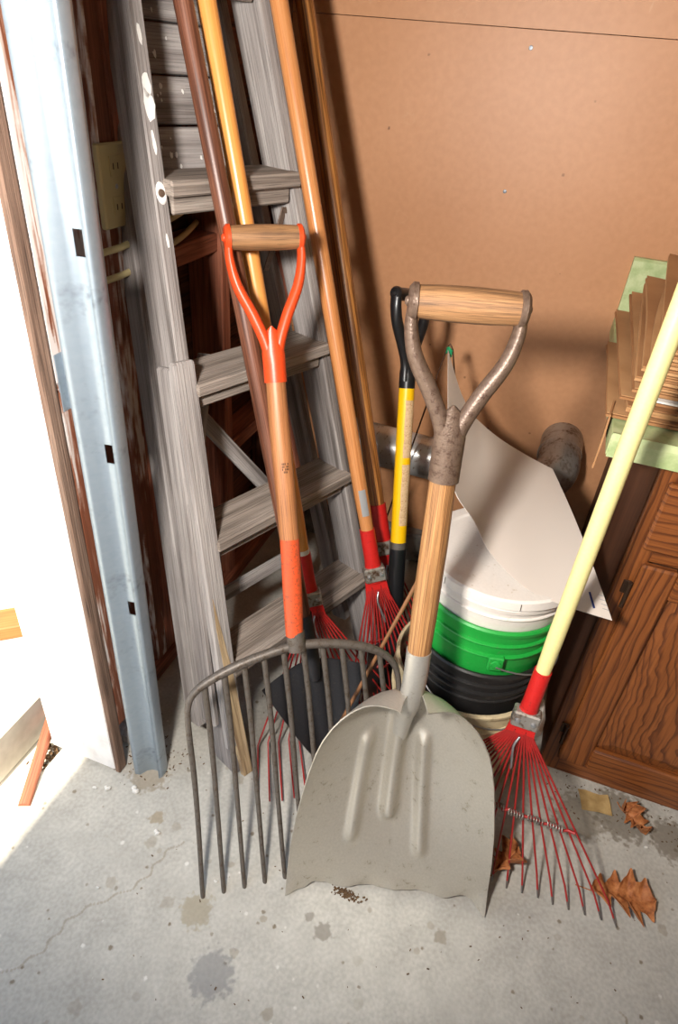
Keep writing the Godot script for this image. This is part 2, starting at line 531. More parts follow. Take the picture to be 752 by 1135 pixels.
	M.black_plastic = mat(rgb(24, 24, 26), 0.32)
	M.yellow_fibre = tri_mat(grime_tex(rgb(234, 180, 8), rgb(240, 188, 16), rgb(176, 128, 24), 0.1, 99), 0.32, 0.0, 6.0)
	M.worn_label = tri_mat(grime_tex(rgb(196, 164, 124), rgb(210, 182, 142), rgb(136, 84, 40), 0.3, 104, 0.06), 0.7, 0.0, 12.0)
	M.cream_paint = tri_mat(grime_tex(rgb(216, 205, 140), rgb(224, 213, 150), rgb(150, 130, 78), 0.08, 106, 0.06), 0.36, 0.0, 5.0)
	M.silver_label = mat(rgb(168, 170, 172), 0.4, 0.4)
	M.white_plastic = tri_mat(grime_tex(rgb(218, 211, 203), rgb(226, 219, 211), rgb(184, 170, 150), 0.16, 108), 0.42, 0.0, 4.0)
	M.cream_plastic = tri_mat(grime_tex(rgb(206, 188, 150), rgb(214, 198, 162), rgb(132, 104, 70), 0.26, 110), 0.5, 0.0, 4.0)
	M.green_plastic = tri_mat(grime_tex(rgb(28, 150, 56), rgb(38, 164, 66), rgb(110, 126, 84), 0.18, 112, 0.05), 0.42, 0.0, 4.0)
	M.black_bucket = tri_mat(grime_tex(rgb(30, 29, 29), rgb(40, 38, 37), rgb(96, 88, 80), 0.18, 114, 0.05), 0.45, 0.0, 4.0)
	M.sheet = mat(rgb(214, 204, 194), 0.35)
	M.sheet.backlight_enabled = true
	M.sheet.backlight = Color(0.5, 0.47, 0.44)
	M.blue_ink = mat(rgb(34, 52, 110), 0.5)
	M.laminate = tri_mat(blotch_tex([rgb(160, 178, 124), rgb(180, 194, 142), rgb(196, 206, 158)], 117, 0.03, 0.2, 0.4), 0.4, 0.0, 3.0)
	M.kraft = tri_mat(blotch_tex([rgb(174, 130, 86), rgb(186, 142, 97), rgb(196, 153, 107)], 119, 0.01, 0.1, 0.15), 0.8, 0.0, 2.0)
	M.kraft_dark = tri_mat(blotch_tex([rgb(152, 106, 66), rgb(166, 120, 78), rgb(178, 132, 88)], 121, 0.01, 0.1, 0.15), 0.8, 0.0, 2.0)
	M.paper_white = mat(rgb(222, 220, 214), 0.7)
	M.oak = tmat(oak_tex(false), 0.42, 0.0, Vector3(1, 1, 1))
	M.oak_panel = tmat(oak_tex(true), 0.42)
	M.cab_side = tmat(wood_tex([rgb(70, 42, 28), rgb(96, 60, 40), rgb(108, 70, 48)], 125, 0.4, 0.5, 0.1), 0.55)
	M.bronze = mat(rgb(70, 52, 40), 0.4, 0.6)
	M.leaf = tri_mat(blotch_tex([rgb(120, 66, 30), rgb(164, 98, 52), rgb(190, 126, 74)], 127, 0.03, 0.15, 0.4), 0.7, 0.0, 8.0)
	M.leaf.backlight_enabled = true
	M.leaf.backlight = Color(0.25, 0.16, 0.09)
	M.scrap = tri_mat(blotch_tex([rgb(150, 122, 76), rgb(178, 150, 100)], 129), 0.85, 0.0, 6.0)
	M.floor = relief(tmat(floor_tex(), 0.8), grey_tex(131, 0.02, 256, 6), 0.05)
	M.slab = tri_mat(blotch_tex([rgb(176, 172, 160), rgb(198, 194, 182), rgb(210, 206, 196)], 133), 0.85, 0.0, 1.0)
	M.curb = tri_mat(blotch_tex([rgb(84, 80, 76), rgb(112, 106, 100), rgb(128, 122, 114)], 134), 0.9, 0.0, 3.0)
	M.wall = relief(tmat(wall_tex(), 0.48), grey_tex(135, 0.03, 256, 4), 0.04)
	M.plain_tan = mat(rgb(188, 142, 104), 0.6)
	M.ceiling = mat(rgb(206, 198, 186), 0.8)
	M.screw = mat(rgb(112, 118, 124), 0.4, 0.5)
	M.beige_plate = mat(rgb(190, 176, 130), 0.5)
	M.copper = mat(rgb(170, 104, 70), 0.4, 0.5)
	M.dowel = tmat(wood_tex([rgb(120, 80, 50), rgb(158, 112, 76)], 137), 0.6)
	M.wire = mat(rgb(84, 56, 38), 0.5, 0.4)
	M.green_tie = mat(rgb(30, 150, 96), 0.5)
	M.orange_wood = tmat(wood_tex([rgb(158, 92, 48), rgb(186, 118, 66)], 141), 0.7)
	M.crumb = mat(rgb(206, 204, 198), 0.85)
	M.dirt = tri_mat(blotch_tex([rgb(74, 54, 36), rgb(112, 86, 56)], 143), 0.9, 0.0, 14.0)
	M.splash = mat(rgb(226, 224, 220), 0.6)
	M.char = mat(rgb(52, 38, 30), 0.7)
	M.stamp = mat(rgb(92, 58, 34), 0.6)
	M.flash_body = mat(rgb(26, 26, 28), 0.5)
	M.flash_lens = mat(rgb(240, 240, 240), 0.3)
	M.flash_lens.emission_enabled = true
	M.flash_lens.emission = Color(1, 0.97, 0.92)
	M.flash_lens.emission_energy_multiplier = 2.0

# ------------------------------------------------------------------ setting
func slab_uv(st: SurfaceTool, x0: float, x1: float, z0: float, z1: float, y1: float, y0: float) -> void:
	var p := [Vector3(x0, y1, z0), Vector3(x1, y1, z0), Vector3(x1, y1, z1), Vector3(x0, y1, z1)]
	var u := []
	for q in p: u.append(Vector2((q.x + 1.2) / 2.05, (q.z + 1.85) / 2.05))
	quad(st, p, [Vector3.UP, Vector3.UP, Vector3.UP, Vector3.UP], u)
	var b := []
	for q in p: b.append(Vector3(q.x, y0, q.z))
	quad(st, b, [Vector3.DOWN, Vector3.DOWN, Vector3.DOWN, Vector3.DOWN], u)
	for i in 4:
		var j := (i + 1) % 4
		var n := Vector3.UP.cross(p[j] - p[i]).normalized()
		if n.dot(p[i] - Vector3((x0 + x1) / 2, 0, (z0 + z1) / 2)) < 0: n = -n
		quad(st, [p[i], p[j], b[j], b[i]], [n, n, n, n], [u[i], u[j], u[j], u[i]])

func build_setting() -> void:
	var st := st_new()
	slab_uv(st, -0.82, 3.6, -1.84, 4.6, 0.0, -0.15)
	struct("floor", st, M.floor, "stained pale grey concrete garage floor slab")
	# far wall: painted panels with a lap joint, the upper one a little proud
	st = st_new()
	box(st, at(Vector3(1.35, 0.7185, -1.79)), Vector3(4.3, 1.437, 0.1), 0.004)
	var wb := struct("wall_back", st, M.plain_tan, "tan painted wall of two panels behind the tools")
	var lower := st_new()
	var f := [Vector3(-0.8, 0, -1.7399), Vector3(3.5, 0, -1.7399), Vector3(3.5, 1.434, -1.7399), Vector3(-0.8, 1.434, -1.7399)]
	var sheets := [[0.0, 1.4362, -1.738], [1.4378, 2.5, -1.7345]]
	for s in sheets:
		var q := st_new()
		var p := [Vector3(-0.8, s[0], s[2]), Vector3(3.5, s[0], s[2]), Vector3(3.5, s[1], s[2]), Vector3(-0.8, s[1], s[2])]
		var u := []
		for v in p: u.append(Vector2((v.x + 0.8) / 2.05, (v.y + 0.3) / 2.05))
		quad(q, p, [Vector3.BACK, Vector3.BACK, Vector3.BACK, Vector3.BACK], u)
		box(q, at(Vector3(1.35, (s[0] + s[1]) / 2, s[2] - 0.0065)), Vector3(4.3, s[1] - s[0], 0.0128), 0.001)
		obj("panel", q, M.wall, wb)
	for s in [[-0.197, 1.405], [-0.191, 1.127]]:
		var q := st_new()
		lathe(q, [Vector2(0, 0.0015), Vector2(0.004, 0.0012), Vector2(0.0046, 0)], Transform3D(Basis(Vector3.RIGHT, PI / 2), Vector3(s[0], s[1], -1.738)), 10)
		obj("nail_head", q, M.screw, wb)
	var cb := st_new()
	box(cb, at(Vector3(-0.28, 0.055, -1.725)), Vector3(1.02, 0.11, 0.05), 0.006)
	struct("baseboard_back", cb, M.curb, "grey concrete curb under the tan wall")
	var up := st_new()
	box(up, at(Vector3(1.35, 1.97, -1.79)), Vector3(4.3, 1.06, 0.1), 0.004)
	obj("backing", up, M.plain_tan, wb)
	# left wall: sheathing boards, studs, plates (door wall), opening towards the camera side
	var wl_st := st_new()
	box(wl_st, at(Vector3(-0.775, 0.02, -1.27)), Vector3(0.09, 0.04, 1.0), 0.003)
	var wl := struct("wall_left", wl_st, M.stud, "bare brown framed wall with dark sheathing boards behind the ladder")
	var y := 0.0
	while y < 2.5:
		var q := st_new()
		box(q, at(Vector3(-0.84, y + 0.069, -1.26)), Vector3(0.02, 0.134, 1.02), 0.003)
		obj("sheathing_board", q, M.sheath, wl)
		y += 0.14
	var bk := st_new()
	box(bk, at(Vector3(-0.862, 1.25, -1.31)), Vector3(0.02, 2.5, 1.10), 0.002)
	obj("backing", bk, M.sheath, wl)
	for sz in [[-0.985, M.stud_spray], [-1.025, M.stud], [-1.37, M.stud], [-1.70, M.sheath]]:
		var q := st_new()
		box(q, at(Vector3(-0.785, 1.27, sz[0])), Vector3(0.088, 2.46, 0.038), 0.003)
		obj("stud", q, sz[1], wl)
	for b in [[1.0, -1.2, 0.31], [0.45, -1.53, 0.30]]:
		var q := st_new()
		box(q, at(Vector3(-0.79, b[0], b[1])), Vector3(0.08, 0.04, b[2]), 0.003)
		obj("blocking", q, M.stud, wl)
	# header over the door opening and the wall beyond it
	st = st_new()
	box(st, at(Vector3(-0.735, 2.3, 1.42)), Vector3(0.15, 0.4, 4.18), 0.004)
	box(st, at(Vector3(-0.735, 1.25, 4.05)), Vector3(0.15, 2.5, 1.1), 0.004)
	struct("wall_door", st, M.plain_tan)
	st = st_new()
	box(st, at(Vector3(1.395, 2.55, 1.38)), Vector3(4.41, 0.1, 6.44), 0.004)
	struct("ceiling", st, M.ceiling)
	st = st_new()
	box(st, at(Vector3(3.55, 1.25, 1.38)), Vector3(0.1, 2.5, 6.44), 0.004)
	struct("wall_right", st, M.plain_tan)
	st = st_new()
	box(st, at(Vector3(1.35, 1.25, 4.6)), Vector3(4.5, 2.5, 0.1), 0.004)
	struct("wall_front", st, M.plain_tan)
	# jamb of the vehicle door
	st = st_new()
	box(st, at(Vector3(-0.756, 1.055, -0.687)), Vector3(0.168, 2.09, 0.024), 0.002)
	var tr := struct("trim_1", st, M.white_jamb, "white painted door jamb board at the open garage door")
	var q := st_new()
	box(q, at(Vector3(-0.6655, 1.055, -0.687)), Vector3(0.012, 2.10, 0.026), 0.002)
	obj("edge_strip", q, M.jamb_edge, tr)
	st = st_new()
	box(st, at(Vector3(-0.70, 0.53, -0.742)), Vector3(0.078, 0.78, 0.085), 0.003)
	box(st, at(Vector3(-0.70, 0.93, -0.742)), Vector3(0.076, 0.03, 0.083), 0.003)
	var post := st_new()
	box(post, at(Vector3(-0.70, 1.52, -0.742)), Vector3(0.078, 1.18, 0.085), 0.003)
	struct("trim_4", post, M.jamb_white_spray, "upper door post nearly covered in white overspray")
	struct("trim_2", st, M.jamb_brown, "brown door post with white overspray beside the galvanized track")
	st = st_new()
	box(st, at(Vector3(-0.725, 0.06, -0.80)), Vector3(0.05, 0.13, 0.06), 0.01)
	box(st, at(Vector3(-0.7, 0.02, -0.79)), Vector3(0.09, 0.04, 0.09), 0.01)
	struct("trim_3", st, M.grey, "rotted foot of the door post")
	st = st_new()
	slab_uv(st, -9.0, -0.822, -6.0, 9.0, -0.03, -0.2)
	struct("driveway", st, M.slab, "sunlit concrete driveway outside the open door")

# ------------------------------------------------------------------ things
func door_track() -> void:
	var t := thing("door_track", "galvanized steel garage door track with slots beside the white jamb", "door track", at(Vector3(-0.59, 0, -0.71)))
	# channel profile (x, z), swept up; a back web, a curled inner lip and a flange
	var prof := [Vector2(-0.045, 0.012), Vector2(-0.040, 0.020), Vector2(-0.030, 0.018), Vector2(-0.022, 0.004), Vector2(-0.012, -0.004), Vector2(0.002, -0.006), Vector2(0.010, 0.0), Vector2(0.015, 0.010), Vector2(0.019, 0.003), Vector2(0.019, -0.012), Vector2(0.015, -0.022), Vector2(0.008, -0.026)]
	var g := []
	# rows break at the slots, where the web is left open
	var ys := [0.0, 0.2, 0.35, 0.483, 0.517, 0.6, 0.7, 0.808, 0.842, 0.95, 1.05, 1.118, 1.152, 1.25, 1.4, 1.6, 1.8, 2.1]
	var open := {}
	for i in ys.size():
		var row := []
		for p in prof: row.append(Vector3(p.x, ys[i], p.y))
		g.append(row)
		if ys[i] in [0.483, 0.808, 1.118]: open[Vector2i(i, 4)] = true
	var st := st_new()
	shell(st, g, 0.0025, false, open)
	obj("channel", st, M.galv, t)
	var q := st_new()
	box(q, at(Vector3(-0.05, 0.93, -0.012)), Vector3(0.05, 0.09, 0.004), 0.001)
	box(q, at(Vector3(-0.072, 0.93, -0.02)), Vector3(0.004, 0.09, 0.05), 0.001)
	obj("bracket", q, M.galv, t)

func stepladder() -> void:
	var n := Vector3(0.9261, 0, 0.3772)
	var L := thing("stepladder", "old weathered grey wooden stepladder folded and leaning in the corner", "ladder", frame(Vector3(-0.426, 0, -0.7615), Vector3.UP - 0.24 * n, Vector3(0.3772, 0, -0.9261)))
	var lvl := Basis(Vector3.RIGHT, 0.2355)
	var lx := func(y: float) -> float: return 0.04 + 0.078 * y
	var rx := func(y: float) -> float: return 0.515 - 0.092 * y
	var st := st_new()
	beam(st, Vector3(lx.call(0.0) - 0.016, 0.0, -0.036), Vector3(lx.call(1.85) - 0.016, 1.85, -0.036), Vector3.RIGHT, 0.026, 0.072)
	var left := obj("front_rail", st, M.grey, L)
	st = st_new()
	beam(st, Vector3(rx.call(0.0) + 0.014, 0.0, -0.036), Vector3(rx.call(1.85) + 0.014, 1.85, -0.036), Vector3.RIGHT, 0.026, 0.072)
	obj("front_rail", st, M.grey, L)
	# repair board nailed over the lower left rail, split to raw wood at its foot
	st = st_new()
	beam(st, Vector3(lx.call(0.1) - 0.024, 0.09, 0.007), Vector3(lx.call(0.93) - 0.026, 0.93, 0.007), Vector3.RIGHT, 0.046, 0.02, 0.005)
	obj("repair_board", st, M.grey, L)
	st = st_new()
	prism(st, PackedVector2Array([Vector2(0.022, 0.0), Vector2(0.046, -0.004), Vector2(0.048, 0.10), Vector2(0.050, 0.28), Vector2(0.040, 0.47), Vector2(0.034, 0.40), Vector2(0.030, 0.25), Vector2(0.020, 0.16)]), at(Vector3(0, 0, 0.0125)), 0.012)
	obj("split_wood", st, M.grey_light, L)
	st = st_new()
	beam(st, Vector3(lx.call(0.0) - 0.044, 0.16, -0.022), Vector3(lx.call(0.93) - 0.040, 0.92, -0.022), Vector3.BACK, 0.045, 0.016, 0.004)
	obj("repair_board", st, M.grey, L)
	for y in [0.285, 0.580, 0.885, 1.205, 1.51]:
		var a: float = lx.call(y)
		var b: float = rx.call(y)
		st = st_new()
		box(st, Transform3D(lvl, Vector3((a + b) / 2, y, -0.03)), Vector3(b - a + 0.02, 0.024, 0.105), 0.003)
		var tr := obj("tread", st, M.tread, L)
		st = st_new()
		box(st, Transform3D(lvl, Vector3((a + b) / 2, y - 0.03, -0.012)), Vector3(b - a - 0.004, 0.034, 0.02), 0.003)
		obj("apron", st, M.tread, tr)
	for s in [0, 1]:
		var x0: float = (lx.call(0.0) - 0.03) if s == 0 else (rx.call(0.0) + 0.0)
		var x1: float = (lx.call(1.8) - 0.0) if s == 0 else (rx.call(1.8) - 0.0)
		st = st_new()
		beam(st, Vector3(x0, 0.1, -0.115), Vector3(x1, 1.8, -0.115), Vector3.RIGHT, 0.022, 0.05)
		obj("rear_rail", st, M.grey, L)
	# pail shelf, folded up between the rear rails: paint-spattered boards
	for k in 5:
		var y := 1.26 + 0.075 * k
		st = st_new()
		box(st, at(Vector3(0.265, y, -0.115)), Vector3(0.225, 0.071, 0.016), 0.003)
		var bd := obj("shelf_board", st, M.grey, L)
		var q := st_new()
		for j in 11:
			var p := Vector3(0.265 + rng.randf_range(-0.1, 0.1), y + rng.randf_range(-0.03, 0.03), -0.1068)
			var r := rng.randf_range(0.0012, 0.0045)
			var poly := PackedVector2Array()
			for a in 9: poly.append(Vector2(cos(a * TAU / 9), 1.7 * sin(a * TAU / 9)) * r * rng.randf_range(0.5, 1.1))
			prism(q, poly, at(p), 0.0008)
		obj("paint_spatter", q, M.splash, bd).set_meta("kind", "stuff")
	# rear braces
	for b in [[Vector3(0.13, 0.60, -0.13), Vector3(0.235, 0.90, -0.13)], [Vector3(0.13, 0.88, -0.14), Vector3(0.37, 0.52, -0.14)], [Vector3(0.36, 1.02, -0.13), Vector3(0.345, 1.22, -0.13)], [Vector3(0.12, 0.36, -0.13), Vector3(0.42, 0.36, -0.13)]]:
		st = st_new()
		beam(st, b[0], b[1], Vector3.RIGHT if absf(b[0].y - b[1].y) > 0.1 else Vector3.UP, 0.034, 0.012)
		obj("brace", st, M.grey, L)
	st = st_new()
	beam(st, Vector3(0.375, 1.04, -0.07), Vector3(0.41, 1.15, -0.03), Vector3.RIGHT, 0.014, 0.003, 0.001)
	lathe(st, [Vector2(0, 0.003), Vector2(0.006, 0.002), Vector2(0.006, 0)], Transform3D(Basis(Vector3.RIGHT, PI / 2), Vector3(0.409, 1.145, -0.028)), 10)
	obj("spreader_strap", st, M.rust_steel, L)
	st = st_new()
	beam(st, Vector3(0.337, 1.08, -0.10), Vector3(0.332, 1.16, -0.10), Vector3.RIGHT, 0.016, 0.003, 0.001)
	obj("metal_plate", st, M.galv_dirty, L)
	# knot with a rusty washer, and paint drips on the left rail
	st = st_new()
	lathe(st, [Vector2(0, 0.001), Vector2(0.010, 0.001), Vector2(0.012, 0)], Transform3D(Basis(Vector3.RIGHT, PI / 2).scaled(Vector3(0.8, 1.4, 1)), Vector3(lx.call(1.19) - 0.016, 1.19, 0.0005)), 16)
	var kn := obj("bolt_washer", st, M.splash, left)
	st = st_new()
	lathe(st, [Vector2(0, 0.003), Vector2(0.005, 0.0025), Vector2(0.0065, 0.0)], Transform3D(Basis(Vector3.RIGHT, PI / 2), Vector3(lx.call(1.19) - 0.016, 1.19, 0.001)), 14)
	obj("bolt_head", st, M.rust_steel, left)
	st = st_new()
	for s in [[1.31, 0.0105, 0.024], [1.335, 0.008, 0.020], [1.40, 0.003, 0.014], [1.26, 0.003, 0.018], [1.12, 0.0025, 0.012]]:
		var poly := PackedVector2Array()
		for a in 13: poly.append(Vector2(s[1] * cos(a * TAU / 13), s[2] * sin(a * TAU / 13)) * rng.randf_range(0.7, 1.05))
		prism(st, poly, at(Vector3(lx.call(s[0]) - 0.016, s[0], 0.0005)), 0.001)
	obj("paint_drip", st, M.splash, left).set_meta("kind", "stuff")

# Y-shaped grip: arms of strap steel, a turned wooden (or plastic) bar between them. Local frame: y along the tool
func y_grip(t: Node3D, y0: float, ysplit: float, ybar: float, half: float, m_arm: Material, m_bar: Material, rbar: float, sock: float, strap: Vector2) -> void:
	var st := st_new()
	tube(st, [Vector3(0, y0, 0), Vector3(0, y0 + 0.03, 0), Vector3(0, ysplit - 0.015, 0), Vector3(0, ysplit + 0.005, 0), Vector3(0, ysplit + 0.022, 0), Vector3(0, ysplit + 0.03, 0)], [sock, sock, Vector2(sock * 1.02, sock * 0.86), Vector2(sock * 0.8, sock * 0.62), Vector2(sock * 0.5, sock * 0.34), Vector2(sock * 0.1, sock * 0.1)], 20, Vector3.RIGHT)
	obj("grip_socket", st, m_arm, t)
	for s in [-1.0, 1.0]:
		st = st_new()
		var h := ybar - ysplit
		var p := spline([Vector3(s * sock * 0.42, ysplit - 0.045, 0), Vector3(s * sock * 0.52, ysplit - 0.005, 0), Vector3(s * half * 0.46, ysplit + h * 0.26, 0), Vector3(s * half * 0.84, ysplit + h * 0.55, 0), Vector3(s * half * 0.99, ysplit + h * 0.78, 0), Vector3(s * half * 1.0, ybar - rbar * 0.3, 0), Vector3(s * half * 1.0, ybar + rbar * 0.55, 0)], 6)
		var wide := []
		for i in p.size():
			var k := float(i) / (p.size() - 1)
			wide.append(Vector2(strap.y * (0.95 + 0.1 * k), lerpf(strap.x * 1.1, strap.x * 0.72, smoothstep(0.3, 0.9, k)) * (1.0 - 0.25 * smoothstep(0.9, 1.0, k))))
		tube(st, p, wide, 16, Vector3.BACK)
		lathe(st, [Vector2(0, strap.x * 0.72), Vector2(rbar * 0.8, strap.x * 0.62), Vector2(rbar * 1.03, strap.x * 0.2), Vector2(rbar * 1.03, -strap.x * 0.4), Vector2(rbar * 0.8, -strap.x * 0.62), Vector2(0, -strap.x * 0.7)], Transform3D(Basis(Vector3.BACK, -s * PI / 2), Vector3(s * half, ybar, 0)), 24)
		var arm := obj("grip_arm", st, m_arm, t)
		var q := st_new()
		lathe(q, [Vector2(0, 0.004), Vector2(0.004, 0.0035), Vector2(0.0065, 0.001), Vector2(0.007, -0.003)], Transform3D(Basis(Vector3.BACK, -s * PI / 2), Vector3(s * (half + strap.x * 0.72), ybar, 0)), 12)
		obj("rivet", q, m_arm, arm)
	st = st_new()
	var pts := []
	var rad := []
	for i in 13:
		var k := i / 12.0 * 2.0 - 1.0
		pts.append(Vector3(k * (half - strap.x * 0.4), ybar, 0))
		rad.append(rbar * (1.0 - 0.10 * k * k))
	tube(st, pts, rad, 20)
	obj("grip_bar", st, m_bar, t)

func pitchfork() -> void:
	var o := Vector3(-0.181, 0, -0.649)
	var t := thing("manure_fork", "many-tined steel fork with orange painted grip and wooden handle", "fork", frame(o, Vector3(-0.301, 1.106, -0.376), Vector3(0.817, 0, -0.576)))
	var arch := spline([Vector3(-0.2125, 0.34, 0.0), Vector3(-0.209, 0.40, 0), Vector3(-0.190, 0.432, 0), Vector3(-0.14, 0.457, 0), Vector3(-0.072, 0.476, 0), Vector3(0, 0.486, 0), Vector3(0.072, 0.478, 0), Vector3(0.14, 0.457, 0), Vector3(0.182, 0.428, 0), Vector3(0.199, 0.39, 0), Vector3(0.2, 0.33, 0)], 6)
	var st := st_new()
	var rr := []
	for i in arch.size():
		var k := absf(float(i) / (arch.size() - 1) * 2.0 - 1.0)
		rr.append(0.0056 + 0.0036 * (1.0 - smoothstep(0.3, 0.9, k)))
	tube(st, arch, rr, 12)
	obj("head_bow", st, M.fork_steel, t)
	for i in 12:
		var x0 := -0.2228 + 0.0405 * i
		var k := (i - 5.5) / 5.5
		var xt := (-0.006 + 0.2065 * k)
		var yt := 0.34
		if i > 0 and i < 11:
			yt = 0.486 - 0.052 * k * k * (1.0 + 0.25 * k * k)
		st = st_new()
		var p := spline([Vector3(xt, yt, 0.0), Vector3(xt * 0.6 + x0 * 0.4 + 0.004, yt * 0.72, -0.014), Vector3(xt * 0.35 + x0 * 0.65 + 0.003, yt * 0.4, -0.012), Vector3(x0, 0.012, 0.004), Vector3(x0 + 0.0005, -0.001, 0.006)], 5)
		tube(st, p, lerp_list([0.0058, 0.0054, 0.0048, 0.0044, 0.0038], p.size()), 8)
		obj("tine", st, M.fork_steel, t)
	st = st_new()
	tube(st, [Vector3(0, 0.478, 0.002), Vector3(0, 0.505, 0.001), Vector3(0, 0.515, 0)], [0.0175, 0.0178, 0.0175], 18)
	obj("ferrule", st, M.fork_steel, t)
	st = st_new()
	tube(st, spline([Vector3(-0.002, 0.508, 0.001), Vector3(0.001, 0.60, 0), Vector3(0.003, 0.695, 0)], 5), lerp_list([0.0165, 0.0182, 0.0178], 11), 20)
	obj("painted_sleeve", st, M.orange_worn, t)
	st = st_new()
	tube(st, [Vector3(0.003, 0.694, 0), Vector3(0.002, 0.80, 0), Vector3(0.0, 0.9, 0), Vector3(0, 0.985, 0)], [0.0178, 0.018, 0.0178, 0.017], 20)
	var hd := obj("handle", st, M.handle_ash, t)
	st = st_new()
	for i in 5:
		for j in 4:
			if (i * 3 + j * 5) % 4 == 0: continue
			var a := (i - 2) * 0.14
			box(st, Transform3D(Basis(Vector3.UP, a), Vector3(0.002 + sin(a) * 0.018, 0.818 + j * 0.0048, cos(a) * 0.018)), Vector3(0.0019, 0.0036, 0.0006), 0.0001)
	obj("burned_stamp", st, M.stamp, hd).set_meta("kind", "stuff")
	y_grip(t, 0.972, 1.035, 1.205, 0.060, M.orange_paint, M.grip_wood, 0.0205, 0.0195, Vector2(0.0088, 0.0120))

func scoop_shovel() -> void:
	var t := thing("scoop_shovel", "aluminium scoop shovel with ribbed pan and worn wooden grip standing upright", "shovel", frame(Vector3(-0.031, 0, -0.654), Vector3(-0.0714, 0.981, -0.181), Vector3(0.962, 0, -0.272)))
	var hs := [0.0, 0.05, 0.12, 0.20, 0.264, 0.31, 0.355, 0.385, 0.414, 0.436, 0.455, 0.472, 0.484, 0.493, 0.499]
	var hw := [0.196, 0.1955, 0.192, 0.184, 0.174, 0.166, 0.1555, 0.1455, 0.1315, 0.117, 0.1005, 0.081, 0.061, 0.040, 0.022]
	var g := []
	var rows := 74
	var colsn := 91
	for i in rows:
		var s := 0.499 * (1.0 - pow(1.0 - float(i) / (rows - 1), 1.25))
		var w := 0.0
		for k in hs.size() - 1:
			if s >= hs[k] and s <= hs[k + 1] + 1e-6: w = lerpf(hw[k], hw[k + 1], (s - hs[k]) / (hs[k + 1] - hs[k]))
		var row := []
		for j in colsn:
			var a := float(j) / (colsn - 1) * 2.0 - 1.0
			var x := a * w
			var deep := 0.014 + 0.066 * smoothstep(0.0, 0.32, s)
			var rel := clampf(absf(x) / 0.19, 0, 1)
			var z := -deep * (1.0 - pow(absf(a), 2.6))
			z *= 1.0 - 0.25 * rel
			# three pressed ribs
			for rb in [[-0.062, -0.078, 0.12, 0.36, 0.0105, 0.014], [0.040, 0.058, 0.10, 0.36, 0.0105, 0.014], [-0.006, -0.010, 0.17, 0.54, 0.0135, 0.026]]:
				var cx := lerpf(rb[1], rb[0], clampf((s - rb[2]) / (rb[3] - rb[2]), 0, 1))
				var e := smoothstep(rb[2] - 0.012, rb[2] + 0.025, s) * (1.0 - smoothstep(rb[3] - 0.02, rb[3] + 0.015, s))
				z += rb[5] * e * exp(-pow(absf(x - cx) / rb[4], 2.6))
			# shoulders folded up beside the socket
			z += 0.045 * smoothstep(0.40, 0.50, s) * exp(-pow(x / 0.055, 2.0))
			var y := s
			if i < 6:   # battered lip: shallow bow, dented corners
				var lip := 1.0 - i / 6.0
				y += lip * (0.017 * (1.0 - pow(absf(a), 6.0)) + 0.0012 * sin(a * 17.0) + 0.0008 * sin(a * 41.0 + 1.0) + 0.008 * smoothstep(0.6, 0.72, a) * (1.0 - smoothstep(0.86, 0.92, a)) + 0.007 * smoothstep(-0.82, -0.74, a) * (1.0 - smoothstep(-0.74, -0.62, a)))
				z += lip * (0.004 * sin(a * 13.0 + 0.5) + 0.012 * smoothstep(0.85, 1.0, absf(a)))
			row.append(Vector3(x, y, z + 0.012))
		g.append(row)
	var st := st_new()
	shell(st, g, 0.0022)
	obj("pan", st, M.alu, t)
	st = st_new()
	var p := spline([Vector3(-0.006, 0.355, -0.058), Vector3(-0.005, 0.415, -0.040), Vector3(-0.002, 0.47, -0.014), Vector3(0, 0.53, 0), Vector3(0, 0.585, 0)], 6)
	tube(st, p, lerp_list([0.0135, 0.0175, 0.0195, 0.0205, 0.0205], p.size()), 22)
	obj("socket", st, M.alu_socket, t)
	st = st_new()
	tube(st, [Vector3(0, 0.575, 0), Vector3(0, 0.65, 0), Vector3(0, 0.78, 0), Vector3(-0.001, 0.895, 0)], [0.0188, 0.0205, 0.0208, 0.0195], 22)
	obj("handle", st, M.handle_shovel, t)
	y_grip(t, 0.882, 0.962, 1.125, 0.071, M.rust_steel, M.grip_wood, 0.0235, 0.0225, Vector2(0.0110, 0.0130))

